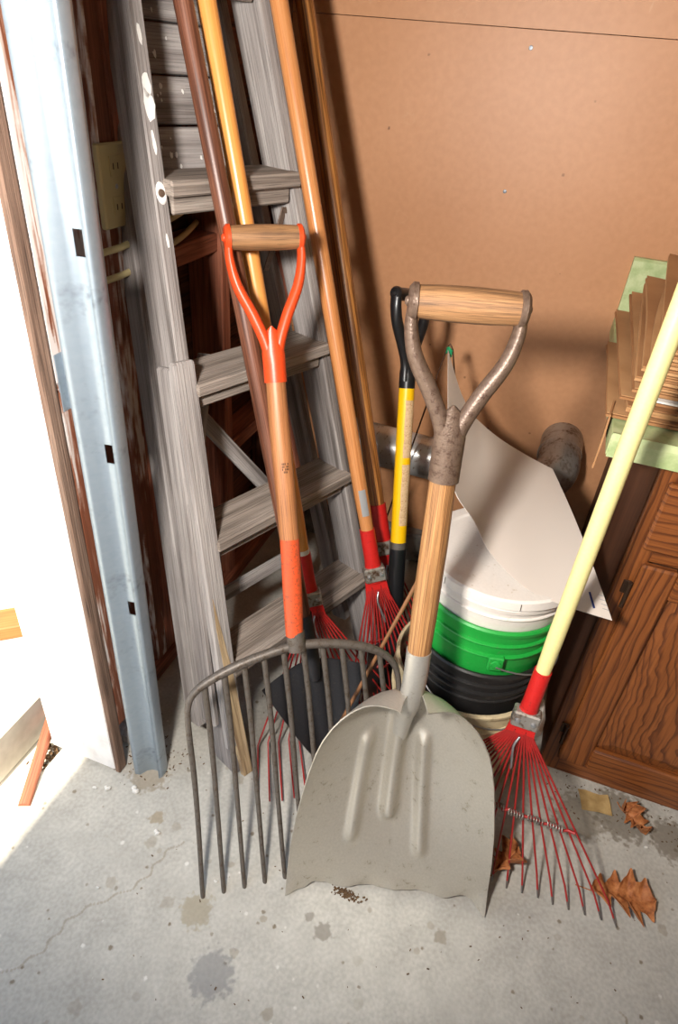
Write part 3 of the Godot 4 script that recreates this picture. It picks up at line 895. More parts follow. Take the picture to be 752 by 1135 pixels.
func yellow_shovel() -> void:
	var top := Vector3(-0.294, 0.962, -1.347)
	var b := Vector3(-0.132, 0.0, -1.02)
	var t := thing("yellow_shovel", "shovel with yellow fibreglass shaft and black plastic grip behind the scoop", "shovel", frame(b, top - b, Vector3(0.31, 0, -0.95)))
	var L := top.distance_to(b)
	var st := st_new()
	y_grip(t, L - 0.19, L - 0.13, L, 0.058, M.black_plastic, M.black_plastic, 0.0135, 0.0175, Vector2(0.0120, 0.0120))
	st = st_new()
	tube(st, [Vector3(0, L * 0.47, 0), Vector3(0, L - 0.185, 0)], [0.0178, 0.0172], 20)
	var sh := obj("shaft", st, M.yellow_fibre, t)
	st = st_new()
	for r in [[L * 0.52, L * 0.655], [L * 0.67, L - 0.215]]:
		var g := []
		for i in 7:
			var row := []
			for j in 7:
				var a: float = 1.45 + j * 0.19 + 0.05 * sin(i * 2.3)
				row.append(Vector3(cos(a) * 0.0179, lerpf(r[0], r[1], i / 6.0), sin(a) * 0.0179))
			g.append(row)
		shell(st, g, 0.0004)
	obj("worn_label", st, M.worn_label, sh)
	st = st_new()
	tube(st, [Vector3(0, L * 0.465, 0), Vector3(0, L * 0.48, 0)], [0.0192, 0.0192], 20)
	obj("collar", st, M.fork_steel, t)
	st = st_new()
	tube(st, [Vector3(0, 0.20, 0.0), Vector3(0, 0.30, 0), Vector3(0, L * 0.468, 0)], [0.022, 0.0205, 0.0188], 20)
	obj("sleeve", st, M.black_plastic, t)
	st = st_new()
	var g := []
	for i in 14:
		var s := i / 13.0
		var row := []
		for j in 13:
			var a := j / 6.0 - 1.0
			row.append(Vector3(a * 0.1 * sqrt(clampf(0.12 + s * 1.4, 0, 1)), 0.005 + s * 0.25, -0.022 * (1 - a * a) * (1.0 - s * 0.5)))
		g.append(row)
	shell(st, g, 0.002)
	obj("blade", st, M.black_steel, t)

func brown_shovel() -> void:
	var b := Vector3(-0.223, 0.0, -0.875)
	var up := Vector3(-0.635, 1.407, -1.062) - b
	var t := thing("round_point_shovel", "black round-point shovel with long dark brown handle against the ladder", "shovel", frame(b, up, Vector3(0.86, 0, -0.5)))
	var st := st_new()
	tube(st, [Vector3(0, 0.40, 0), Vector3(0, 0.8, 0.002), Vector3(0, 1.2, 0), Vector3(0, 1.66, 0)], [0.0165, 0.0168, 0.0155, 0.0145], 20)
	obj("handle", st, M.handle_brown, t)
	st = st_new()
	tube(st, spline([Vector3(0, 0.25, -0.012), Vector3(0, 0.31, 0.0), Vector3(0, 0.42, 0)], 5), lerp_list([0.012, 0.0185, 0.0190], 11), 16)
	obj("socket", st, M.black_steel, t)
	st = st_new()
	var g := []
	for i in 26:
		var s := i / 25.0
		var w := 0.118 * pow(clampf(s + 0.004, 0, 1), 0.62)
		var row := []
		for j in 17:
			var a := j / 8.0 - 1.0
			var z := -0.03 * (1 - a * a) + 0.01 * exp(-pow(a / 0.14, 2.0)) * s
			row.append(Vector3(a * w, 0.002 + s * 0.29 - 0.034 * absf(a) * pow(s, 3.0), z))
		g.append(row)
	shell(st, g, 0.0022)
	obj("blade", st, M.black_steel, t)

# leaf rake: fan of wire tines in its own frame (origin = middle of the tip line, y up the handle)
func leaf_rake(t: Node3D, head: float, length: float, half: float, nt: int, rh: float, m_handle: Material, m_sock: Material, tip_fwd: float, skew := 0.0, coil := false) -> void:
	var st := st_new()
	tube(st, [Vector3(0, head + 0.05, 0), Vector3(0, head + 0.16, 0), Vector3(0, length, 0)], [rh * 0.85, rh, rh], 18)
	obj("handle", st, m_handle, t)
	st = st_new()
	tube(st, [Vector3(0, head - 0.035, 0), Vector3(0, head + 0.02, 0), Vector3(0, head + 0.095, 0)], [Vector2(rh * 1.5, rh * 0.75), rh * 1.1, rh * 1.08], 18, Vector3.RIGHT)
	var so := obj("socket", st, m_sock, t)
	st = st_new()
	box(st, at(Vector3(0, head - 0.012, 0.004)), Vector3(0.048, 0.034, rh * 2.0), 0.003)
	var cl := obj("clamp_plate", st, M.galv_dirty, t)
	for s in [-1.0, 1.0]:
		var q := st_new()
		lathe(q, [Vector2(0, 0.004), Vector2(0.004, 0.003), Vector2(0.0055, 0.0)], Transform3D(Basis(Vector3.RIGHT, PI / 2), Vector3(s * 0.014, head - 0.012, 0.004 + rh)), 8)
		obj("rivet", q, M.zinc, cl)
	st = st_new()
	var web := PackedVector2Array([Vector2(-0.022, head - 0.02), Vector2(0.022, head - 0.02), Vector2(0.030, head - 0.09), Vector2(0.020, head - 0.085), Vector2(0.010, head - 0.045), Vector2(0.005, head - 0.07), Vector2(-0.005, head - 0.07), Vector2(-0.010, head - 0.045), Vector2(-0.020, head - 0.085), Vector2(-0.030, head - 0.09)])
	prism(st, web, at(Vector3(0, 0, 0.0)), 0.004)
	obj("head_plate", st, m_sock, t)
	st = st_new()
	tube(st, spline([Vector3(0.002, head - 0.06, 0.004), Vector3(-0.004, head - 0.08, 0.012), Vector3(0.004, head - 0.125, 0.012), Vector3(0.006, head - 0.14, 0.004)], 4), lerp_list([0.0024, 0.0024], 13), 7)
	obj("spring_hook", st, M.zinc, t)
	var hc := head * 0.42
	for i in nt:
		var k := float(i) / (nt - 1) * 2.0 - 1.0
		var tip := Vector3(k * half + skew * (1.0 - absf(k)), 0.012 * k * k + rng.randf_range(-0.004, 0.004), tip_fwd)
		var root := Vector3(k * 0.019, head - 0.05, 0)
		var mid := root.lerp(Vector3(tip.x, tip.y, 0), 0.55) + Vector3(0, 0, 0.008)
		var low := root.lerp(Vector3(tip.x, tip.y, 0), 0.90) + Vector3(0, 0, 0.010)
		st = st_new()
		tube(st, [root, mid, low, tip.lerp(low, 0.35)], [0.0021, 0.0021, 0.0020, 0.0020], 6)
		var tn := obj("tine", st, M.red_wire, t)
		st = st_new()
		tube(st, [tip.lerp(low, 0.36), tip], [0.0021, 0.0016], 6)
		obj("tine_tip", st, M.tip_steel if coil else M.red_wire, tn)
	st = st_new()
	var row := []
	for i in nt + 6:
		var k := float(i) / (nt + 5) * 2.0 - 1.0
		var root := Vector3(k * 0.019, head - 0.05, 0)
		row.append(root.lerp(Vector3(k * half + skew * (1.0 - absf(k)), 0, 0), 0.50) + Vector3(0, 0.004 * sin(i * 2.1), 0.010 + 0.003 * sin(i * 3.3)))
	tube(st, row, lerp_list([0.003, 0.003], row.size()), 6)
	obj("cross_wire", st, M.red_wire, t)
	if coil:
		st = st_new()
		for c in 5:
			var k := -0.2 + c * 0.24
			var ctr: Vector3 = (row[0] as Vector3).lerp(row[-1], (k + 1) * 0.5)
			ctr = row[clampi(int((k + 1) * 0.5 * (row.size() - 1)), 0, row.size() - 1)]
			var helix := []
			for q in 28:
				helix.append(ctr + Vector3((q - 14) * 0.0011, cos(q * 1.3) * 0.006, 0.004 + sin(q * 1.3) * 0.006))
			tube(st, helix, lerp_list([0.0015, 0.0015], 28), 5)
		obj("coil_spring", st, M.galv_dirty, t)

func rakes() -> void:
	# in front of the cabinet, cream handle
	var tip := Vector3(0.165, 0.002, -0.785)
	var sock := Vector3(0.119, 0.428, -0.831)
	var t := thing("leaf_rake", "red wire leaf rake with cream painted handle in front of the cabinet", "rake", frame(tip, Vector3(0.134, 1.128, -0.922) - Vector3(0.11, 0.0, -0.778), Vector3(0.99, 0, -0.02)), "leaf rakes")
	t.position = Vector3(0.121, 0.002, -0.785)
	leaf_rake(t, 0.43, 1.56, 0.29, 20, 0.0140, M.cream_paint, M.red, 0.03, 0.0, true)
	# bright orange handle in front of the ladder
	tip = Vector3(-0.245, 0.003, -0.95)
	t = thing("leaf_rake", "red wire leaf rake with glossy orange-yellow wooden handle against the ladder", "rake", frame(tip, Vector3(-0.626, 1.412, -1.115) - tip, Vector3(0.86, 0, -0.5)), "leaf rakes")
	leaf_rake(t, 0.415, 1.65, 0.2, 16, 0.0155, M.handle_orange, M.red, 0.15)
	var st := st_new()
	tube(st, [Vector3(0, 0.51, 0), Vector3(0, 0.52, 0)], [0.0150, 0.0150], 14)
	obj("paper_band", st, M.paper_white, t)
	# tan handle with a silver label
	tip = Vector3(-0.105, 0.003, -1.04)
	t = thing("leaf_rake", "red wire leaf rake with tan handle and silver label next to ladder rail", "rake", frame(tip, Vector3(-0.57, 1.426, -1.26) - tip, Vector3(0.9, 0, -0.44)), "leaf rakes")
	leaf_rake(t, 0.45, 1.68, 0.15, 14, 0.0156, M.handle_tan, M.red, 0.07)
	st = st_new()
	var g := []
	for i in 3:
		var row := []
		for j in 6:
			var a := 1.0 + j * 0.2
			row.append(Vector3(cos(a) * 0.0158, 0.58 + i * 0.03, sin(a) * 0.0158))
		g.append(row)
	shell(st, g, 0.0004)
	obj("silver_label", st, M.silver_label, t)
	# second long handle beside it, dark grained, tool head lost behind the others
	tip = Vector3(-0.11, 0.003, -1.12)
	t = thing("leaf_rake", "leaf rake with dark striped handle close to the tan wall", "rake", frame(tip, Vector3(-0.606, 1.434, -1.46) - tip, Vector3(0.9, 0, -0.44)), "leaf rakes")
	leaf_rake(t, 0.45, 1.72, 0.13, 12, 0.0180, M.handle_striped, M.red, 0.05)

# ------------------------------------------------------------------ buckets, sheet
func bucket(called: String, label: String, y0: float, h: float, r0: float, r1: float, m: Material, ctr: Vector3, ribs: Array, turn: float) -> Node3D:
	var t := thing(called, label, "bucket", Transform3D(Basis(Vector3.UP, turn), ctr + Vector3(0, y0, 0)), "stacked buckets")
	var prof := [Vector2(0, 0), Vector2(r0 - 0.006, 0), Vector2(r0, 0.006)]
	for rb in ribs:   # [distance below rim, height, out]
		var ya: float = h - rb[0]
		var rw := lerpf(r0, r1 - 0.006, ya / h)
		prof.append_array([Vector2(rw, ya - rb[1] * 0.5 - 0.001), Vector2(rw + rb[2], ya - rb[1] * 0.5), Vector2(rw + rb[2] + 0.001, ya), Vector2(rw + rb[2], ya + rb[1] * 0.5), Vector2(rw + 0.001, ya + rb[1] * 0.5 + 0.001)])
	prof.append_array([Vector2(r1 - 0.006, h - 0.014), Vector2(r1, h - 0.012), Vector2(r1 + 0.001, h - 0.004), Vector2(r1 - 0.002, h), Vector2(r1 - 0.007, h - 0.001), Vector2(r1 - 0.009, h - 0.01), Vector2(r0 - 0.004, 0.004), Vector2(0, 0.004)])
	var st := st_new()
	lathe(st, prof, Transform3D(), 56)
	obj("pail", st, m, t)
	return t

func bail(t: Node3D, y: float, r: float, m: Material, drop: float, side: float, grip: Material = null) -> void:
	for s in [-1.0, 1.0]:
		var st := st_new()
		box(st, at(Vector3(s * (r + 0.004), y, 0)), Vector3(0.012, 0.034, 0.03), 0.004)
		lathe(st, [Vector2(0, 0.010), Vector2(0.010, 0.008), Vector2(0.013, 0)], Transform3D(Basis(Vector3.BACK, -s * PI / 2), Vector3(s * (r + 0.004), y, 0)), 14)
		obj("bail_ear", st, m, t)
	var p := []
	for i in 25:
		var a := PI * i / 24.0
		p.append(Vector3(cos(a) * (r + 0.016), y - sin(a) * drop, sin(a) * (r + 0.02) * side))
	var st := st_new()
	tube(st, p, lerp_list([0.0017, 0.0017], 25), 7)
	var w := obj("bail_wire", st, M.zinc, t)
	if grip:
		st = st_new()
		tube(st, [p[10], p[12], p[14]], [0.012, 0.012, 0.012], 12)
		obj("bail_grip", st, grip, w)

func buckets() -> void:
	var c := Vector3(0.018, 0, -1.065)
	var b := bucket("bucket", "cream bucket with broad ribs at the bottom of the stack", 0.0, 0.292, 0.142, 0.162, M.cream_plastic, Vector3(0.010, 0, -1.062), [[0.13, 0.004, 0.006], [0.095, 0.005, 0.010], [0.055, 0.006, 0.010]], PI / 2)
	bail(b, 0.235, 0.164, M.cream_plastic, 0.06, 1.0, M.white_plastic)
	b = bucket("bucket", "black bucket nested between the cream and green ones", 0.06, 0.335, 0.118, 0.147, M.black_bucket, c, [[0.085, 0.004, 0.004], [0.06, 0.005, 0.007], [0.035, 0.004, 0.006]], 0.71)
	bail(b, 0.285, 0.145, M.black_bucket, 0.09, 1.0)
	b = bucket("bucket", "green bucket nested in the black one under white lids", 0.15, 0.365, 0.116, 0.149, M.green_plastic, c, [[0.07, 0.004, 0.007], [0.04, 0.004, 0.006]], -1.3)
	bail(b, 0.285, 0.143, M.green_plastic, 0.06, -1.0)
	b = bucket("bucket", "white bucket nested at the top of the stack below the lid", 0.215, 0.36, 0.116, 0.150, M.white_plastic, c, [[0.03, 0.004, 0.004]], 0.0)
	var T := Transform3D(Basis(Vector3.BACK, 0.03), Vector3(0.004, 0.362, 0.0))
	var st := st_new()
	lathe(st, [Vector2(0, 0.016), Vector2(0.128, 0.016), Vector2(0.131, 0.021), Vector2(0.150, 0.021), Vector2(0.155, 0.018), Vector2(0.156, 0.002), Vector2(0.152, 0.002), Vector2(0.148, 0.012), Vector2(0, 0.010)], Transform3D(), 60)
	var lid := obj("lid", st, M.white_plastic, b, T)
	st = st_new()
	for a in [0.3, 1.25, 2.2, 3.3, 4.4, 5.5]:
		box(st, Transform3D(Basis(Vector3.UP, -a), Vector3(cos(a) * 0.1555, 0.009, sin(a) * 0.1555)), Vector3(0.0016, 0.015, 0.0012), 0.0002)
	obj("rim_slit", st, M.char, lid).set_meta("kind", "stuff")
	# curled plastic sheet lying over the lid
	var far := spline([Vector3(-0.212, 0.833, -1.43), Vector3(-0.163, 0.77, -1.375), Vector3(-0.127, 0.73, -1.36), Vector3(-0.092, 0.70, -1.365), Vector3(-0.038, 0.675, -1.359), Vector3(0.028, 0.66, -1.341), Vector3(0.076, 0.655, -1.323)], 6)
	var near := spline([Vector3(-0.118, 0.712, -1.10), Vector3(-0.091, 0.682, -1.071), Vector3(-0.051, 0.644, -1.064), Vector3(-0.005, 0.615, -1.016), Vector3(0.065, 0.602, -0.962), Vector3(0.124, 0.599, -0.945), Vector3(0.22, 0.605, -0.932)], 6)
	var g := []
	for i in 18:
		var k := i / 17.0
		var row := []
		for j in far.size():
			var q := (far[j] as Vector3).lerp(near[j], k)
			q.y += -0.02 * sin(PI * k) * (1.0 - float(j) / far.size()) + 0.010 * sin(PI * k)
			row.append(q)
		g.append(row)
	st = st_new()
	shell(st, g, 0.0012)
	var s := obj("plastic_sheet", st, M.sheet)
	tag(s, "curled translucent white plastic sheet lying over the bucket lid", "sheet")
	st = st_new()
	var m0: Vector3 = g[15][34]
	var m1: Vector3 = g[17][34].lerp(g[16][34], 0.6)
	beam(st, m0 + Vector3(0, 0.0014, 0), m1 + Vector3(0, 0.0014, 0), Vector3.RIGHT, 0.0035, 0.0012, 0.0001)
	obj("ink_mark", st, M.blue_ink, s)
	st = st_new()
	for k in 4:
		var a: Vector3 = g[15][35].lerp(g[17][35], k / 5.0)
		beam(st, a + Vector3(0, 0.0014, 0), a + Vector3(0.010, 0.0016, 0.001), Vector3.BACK, 0.0012, 0.0006, 0.0001)
	obj("fine_print", st, M.silver_label, s).set_meta("kind", "stuff")

func odds() -> void:
	# thin wire hoop with a green tie
	var t := thing("wire_stake", "thin bent wire stake with green tie rising behind the plastic sheet", "wire", at(Vector3(-0.3, 0, -1.455)))
	var st := st_new()
	tube(st, [Vector3(-0.055, 0.001, 0.0), Vector3(0.082, 0.83, 0.008), Vector3(0.088, 0.842, 0.008), Vector3(0.096, 0.83, 0.008), Vector3(0.20, 0.42, 0.008)], [0.0022, 0.002, 0.002, 0.002, 0.002], 7)
	obj("wire", st, M.wire, t)
	st = st_new()
	for k in 3:
		tube(st, spline([Vector3(0.082, 0.828 - k * 0.005, 0.005), Vector3(0.088, 0.835 - k * 0.004, 0.015), Vector3(0.096, 0.826 - k * 0.006, 0.012)], 4), lerp_list([0.0024, 0.0024], 9), 6)
	obj("tie", st, M.green_tie, t)
	st = st_new()
	tube(st, [Vector3(-0.262, 0.002, -0.834), Vector3(-0.103, 0.615, -0.985)], [0.0042, 0.0042], 9)
	tag(obj("dowel", st, M.dowel), "thin brown wooden dowel leaning between fork and scoop", "stick")
	# vent duct: straight run along the wall, elbow and stub through the wall
	t = thing("vent_duct", "dusty galvanized vent duct running low along the tan wall", "duct", at(Vector3(0, 0, 0)))
	st = st_new()
	tube(st, [Vector3(-0.53, 0.485, -1.56), Vector3(-0.15, 0.475, -1.56), Vector3(0.02, 0.47, -1.56)], [0.058, 0.058, 0.058], 32, Vector3.ZERO, false)
	obj("straight_run", st, M.duct, t)
	st = st_new()
	tube(st, [Vector3(-0.531, 0.485, -1.56), Vector3(-0.523, 0.485, -1.56)], [0.0605, 0.0605], 32)
	tube(st, [Vector3(-0.30, 0.479, -1.56), Vector3(-0.292, 0.479, -1.56)], [0.0592, 0.0592], 32, Vector3.ZERO, false)
	obj("seam_ring", st, M.duct, t)
	st = st_new()
	tube(st, spline([Vector3(0.0, 0.47, -1.56), Vector3(0.06, 0.475, -1.562), Vector3(0.10, 0.50, -1.60), Vector3(0.102, 0.525, -1.66), Vector3(0.102, 0.53, -1.74)], 6), lerp_list([0.057, 0.056], 25), 32, Vector3.ZERO, false)
	obj("elbow", st, M.galv_dirty, t)
	st = st_new()
	tube(st, [Vector3(0.102, 0.522, -1.655), Vector3(0.102, 0.523, -1.663)], [0.0585, 0.0585], 32)
	obj("seam_ring", st, M.galv_dirty, t)
	st = st_new()
	beam(st, Vector3(-0.46, 0.0, -1.30), Vector3(-0.573, 1.02, -1.29), Vector3(1, 0, -0.4), 0.026, 0.012)
	prism(st, PackedVector2Array([Vector2(-0.013, 0), Vector2(0.013, 0), Vector2(0.002, 0.05), Vector2(-0.004, 0.05)]), frame(Vector3(-0.573, 1.02, -1.29), Vector3(-0.113, 1.02, 0.01), Vector3(1, 0, -0.4)), 0.012)
	tag(obj("garden_stake", st, M.stud), "pointed reddish wooden garden stake standing behind the ladder", "stake")
	# outlet plate and cables on the framed wall
	t = thing("outlet_box", "beige electrical box on the brown stud behind the door track", "electrical box", at(Vector3(-0.735, 1.155, -0.985)))
	st = st_new()
	box(st, at(Vector3(0, 0, 0)), Vector3(0.012, 0.125, 0.075), 0.003)
	obj("cover_plate", st, M.beige_plate, t)
	for dy in [-0.03, 0.03]:
		st = st_new()
		box(st, at(Vector3(0.0065, dy, 0)), Vector3(0.002, 0.03, 0.028), 0.002)
		var so := obj("socket_face", st, M.beige_plate, t)
		st = st_new()
		for dz in [-0.006, 0.006]:
			box(st, at(Vector3(0.0076, dy, dz)), Vector3(0.001, 0.009, 0.002), 0.0002)
		obj("socket_slot", st, M.char, so)
	st = st_new()
	lathe(st, [Vector2(0, 0.002), Vector2(0.004, 0.0)], Transform3D(Basis(Vector3.BACK, -PI / 2), Vector3(0.006, 0, 0)), 10)
	obj("cover_screw", st, M.zinc, t)
	for k in 2:
		st = st_new()
		var y := 1.06 - 0.045 * k
		tube(st, spline([Vector3(-0.733, y, -0.93), Vector3(-0.725, y + 0.004, -0.99), Vector3(-0.733, y + 0.012, -1.06), Vector3(-0.75, y + 0.02, -1.2), Vector3(-0.80, y + 0.02, -1.35)], 5), lerp_list([0.006, 0.006], 21), 8)
		tag(obj("cable", st, M.beige_plate), "beige electric cable crossing the stud, " + ["just below the outlet box", "lower of the pair"][k], "cable", "cables on the framed wall")

# ------------------------------------------------------------------ cabinet, counter, bags
func cabinet() -> void:
	var t := thing("base_cabinet", "dark stained oak base cabinet with raised panel door", "cabinet", at(Vector3(0.231, 0, -1.08)))
	# local x to the right, z towards the room; front of the face frame at z = 0
	var st := st_new()
	box(st, at(Vector3(0.006, 0.425, -0.33)), Vector3(0.012, 0.83, 0.64), 0.002)
	obj("side_panel", st, M.cab_side, t)
	st = st_new()
	box(st, at(Vector3(0.55, 0.425, -0.33)), Vector3(1.08, 0.82, 0.60), 0.002)
	obj("carcass", st, M.cab_side, t)
	for sx in [0.021, 0.49, 1.06]:
		st = st_new()
		box(st, at(Vector3(sx, 0.424, -0.01)), Vector3(0.042, 0.845, 0.02), 0.0015)
		obj("stile", st, M.oak, t)
	for sy in [[0.028, 0.056], [0.659, 0.034], [0.83, 0.033]]:
		st = st_new()
		box(st, at(Vector3(0.55, sy[0], -0.0102)), Vector3(1.06, sy[1], 0.019), 0.0015)
		obj("rail", st, M.oak, t)
	for k in 2:
		var x0 := 0.030 + 0.47 * k
		var w := 0.44
		st = st_new()
		var d := PackedVector2Array()
		box(st, at(Vector3(x0 + 0.032, 0.352, 0.009)), Vector3(0.064, 0.582, 0.019), 0.005)
		box(st, at(Vector3(x0 + w - 0.032, 0.352, 0.009)), Vector3(0.064, 0.582, 0.019), 0.005)
		box(st, at(Vector3(x0 + w / 2, 0.0935, 0.009)), Vector3(w - 0.126, 0.065, 0.0188), 0.005)
		box(st, at(Vector3(x0 + w / 2, 0.6105, 0.009)), Vector3(w - 0.126, 0.065, 0.0188), 0.005)
		var dr := obj("door", st, M.oak, t)
		# raised centre panel: sloped field edge
		st = st_new()
		var ia := x0 + 0.062
		var ib := x0 + w - 0.062
		var ja := 0.124
		var jb := 0.580
		var e := 0.034
		var P := [Vector3(ia, ja, 0.002), Vector3(ib, ja, 0.002), Vector3(ib, jb, 0.002), Vector3(ia, jb, 0.002)]
		var Q := [Vector3(ia + e, ja + e, 0.013), Vector3(ib - e, ja + e, 0.013), Vector3(ib - e, jb - e, 0.013), Vector3(ia + e, jb - e, 0.013)]
		var uvp := func(v: Vector3) -> Vector2: return Vector2((v.x - ia) / (ib - ia), 1.0 - (v.y - ja) / (jb - ja))
		quad(st, Q, [Vector3.BACK, Vector3.BACK, Vector3.BACK, Vector3.BACK], Q.map(uvp))
		for i in 4:
			var j := (i + 1) % 4
			var n := ((P[j] - P[i]) as Vector3).cross(Q[i] - P[i]).normalized()
			if n.z < 0: n = -n
			quad(st, [P[i], P[j], Q[j], Q[i]], [n, n, n, n], [uvp.call(P[i]), uvp.call(P[j]), uvp.call(Q[j]), uvp.call(Q[i])])
		box(st, at(Vector3((ia + ib) / 2, (ja + jb) / 2, 0.0)), Vector3(ib - ia, jb - ja, 0.004), 0.001)
		obj("raised_panel", st, M.oak_panel, dr)
		for hy in [0.565, 0.14]:
			st = st_new()
			tube(st, [Vector3(x0 - 0.005, hy - 0.03, 0.012), Vector3(x0 - 0.005, hy + 0.03, 0.012)], [0.0042, 0.0042], 10)
			box(st, at(Vector3(x0 - 0.009, hy + 0.012, 0.002)), Vector3(0.014, 0.03, 0.004), 0.001)
			obj("hinge", st, M.bronze, dr)
		st = st_new()
		box(st, at(Vector3(x0 + w / 2 - 0.006, 0.744, 0.009)), Vector3(w + 0.012, 0.138, 0.019), 0.007)
		obj("drawer_front", st, M.oak, t)
	st = st_new()
	var prof := PackedVector2Array([Vector2(-1.045, 0.847), Vector2(-1.043, 0.878), Vector2(-1.05, 0.888), Vector2(-1.06, 0.886), Vector2(-1.69, 0.886), Vector2(-1.708, 0.893), Vector2(-1.716, 0.91), Vector2(-1.716, 1.024), Vector2(-1.722, 1.03), Vector2(-1.737, 1.03), Vector2(-1.737, 0.848), Vector2(-1.07, 0.848)])
	prism(st, prof, Transform3D(Basis(Vector3.FORWARD, Vector3.UP, Vector3.RIGHT), Vector3.ZERO).scaled_local(Vector3(-1, 1, 1)).translated(Vector3(0.735, 0, 0)), 1.2)
	var ct := obj("countertop", st, M.laminate)
	tag(ct, "pale green laminate countertop with backsplash on the oak cabinet", "countertop")
	st = st_new()
	box(st, at(Vector3(0.1345, 0.867, -1.39)), Vector3(0.0018, 0.036, 0.68), 0.0004)
	obj("edge_strip", st, M.laminate, ct)

func bags() -> void:
	var y := 0.8875
	var n := 15
	var rise := 0.0
	var names := ["lowest in", "second up in", "third up in", "fourth up in", "fifth up in", "sixth up in", "seventh up in", "eighth up in", "ninth up in", "tenth up in", "eleventh up in", "twelfth up in", "thirteenth up in", "next to top of", "topmost of"]
	for k in n:
		var th := rng.randf_range(0.0055, 0.0095)
		var white := k == 4
		var xl: float = 0.122 + (0.0 if k == 0 else k * 0.0030 + rng.randf_range(-0.004, 0.030))
		var zf: float = -1.106 - (0.0 if k == 0 else rng.randf_range(0.0, 0.02))
		var zb := -1.48 - rng.randf_range(0.0, 0.12)
		var turn := rng.randf_range(-0.11, 0.05)
		if white:
			xl = 0.19
			turn = 0.0
			zb = -1.3
		var ph := rng.randf() * 6.0
		var point := rng.randf_range(-0.008, 0.03)
		var up := rng.randf_range(0.001, 0.0105)
		var g := []
		var g2 := []
		for i in 9:
			var row := []
			var row2 := []
			for j in 11:
				var u := i / 8.0
				var v := j / 10.0
				var p := Vector3(lerpf(xl + point * u * u, xl + 0.42, v), y + th * 0.5 + rise * u * (1.0 - 0.5 * v), lerpf(zf, zb, u))
				p.x += turn * (p.z + 1.1) + 0.0012 * sin(u * 5.0 + ph)
				p.z += 0.003 * sin(v * 5.0 + ph)
				p.y += 0.0008 * sin(v * 9.0 + ph)
				row.append(p)
				row2.append(p + Vector3(0.005 + 0.004 * sin(ph), th * 0.42 + up * 0.4 * u, -0.004))
			g.append(row)
			g2.append(row2)
		var st := st_new()
		shell(st, g, th * 0.5)
		var o := obj("paper_bag" if not white else "paper_sheaf", st, M.paper_white if white else (M.kraft if k % 3 else M.kraft_dark))
		if white:
			tag(o, "thin white paper sheaf between the brown bags on the counter", "paper")
		else:
			tag(o, "folded brown paper bag on the green counter, " + names[k] + " the pile", "paper bag", "paper bags piled on the counter")
			st = st_new()
			shell(st, g2, 0.0014)
			obj("fold_ply", st, M.kraft_dark if k % 3 else M.kraft, o)
		y += th + 0.0006
		rise += up
	var st := st_new()
	shell(st, [[Vector3(0.126, 0.80, -1.085), Vector3(0.131, 0.802, -1.12)], [Vector3(0.127, 0.86, -1.09), Vector3(0.130, 0.865, -1.14)], [Vector3(0.127, 0.897, -1.10), Vector3(0.132, 0.9, -1.16)]], 0.003)
	tag(obj("paper_flap", st, M.kraft_dark), "torn brown paper flap hanging over the counter's end", "paper")

# ------------------------------------------------------------------ debris and outdoors
func oak_leaf(label: String, p: Vector3, len: float, turn: float, curl: float, sd: int) -> void:
	var t := thing("oak_leaf", label, "leaf", Transform3D(Basis(Vector3.UP, turn), p), "fallen leaves")
	var st := st_new()
	var g := []
	var lobes := [0.02, 0.16, 0.36, 0.16, 0.30, 0.52, 0.20, 0.34, 0.56, 0.24, 0.26, 0.40, 0.20, 0.03]
	for i in 53:
		var u := i / 52.0
		var q := u * (lobes.size() - 1)
		var k := mini(int(q), lobes.size() - 2)
		var wl: float = lerpf(lobes[k], lobes[k + 1], smoothstep(0.0, 1.0, q - k)) * len * 0.85
		var q2 := clampf(q + 0.5 * sin(sd), 0, lobes.size() - 1.01)
		var k2 := int(q2)
		var wr: float = lerpf(lobes[k2], lobes[k2 + 1], smoothstep(0.0, 1.0, q2 - k2)) * len * 0.72
		var row := []
		for j in 9:
			var a := j / 4.0 - 1.0
			var w := wl if a < 0 else wr
			var x := a * w
			row.append(Vector3(x, 0.004 + curl * (absf(a) * 0.022 + 0.014 * sin(u * 7.0 + sd + a * 2.0) * absf(a) + 0.008 * absf(sin(u * 3.0 + sd))), u * len - len * 0.5 + 0.22 * w * absf(a)))
		g.append(row)
	shell(st, g, 0.0008)
	obj("leaf_blade", st, M.leaf, t)
	st = st_new()
	tube(st, [Vector3(0, 0.005, len * 0.4), Vector3(0, 0.006, 0), Vector3(0, 0.005, -len * 0.5), Vector3(0.006, 0.003, -len * 0.72)], [0.0006, 0.001, 0.0013, 0.0012], 6)
	obj("stem", st, M.leaf, t)

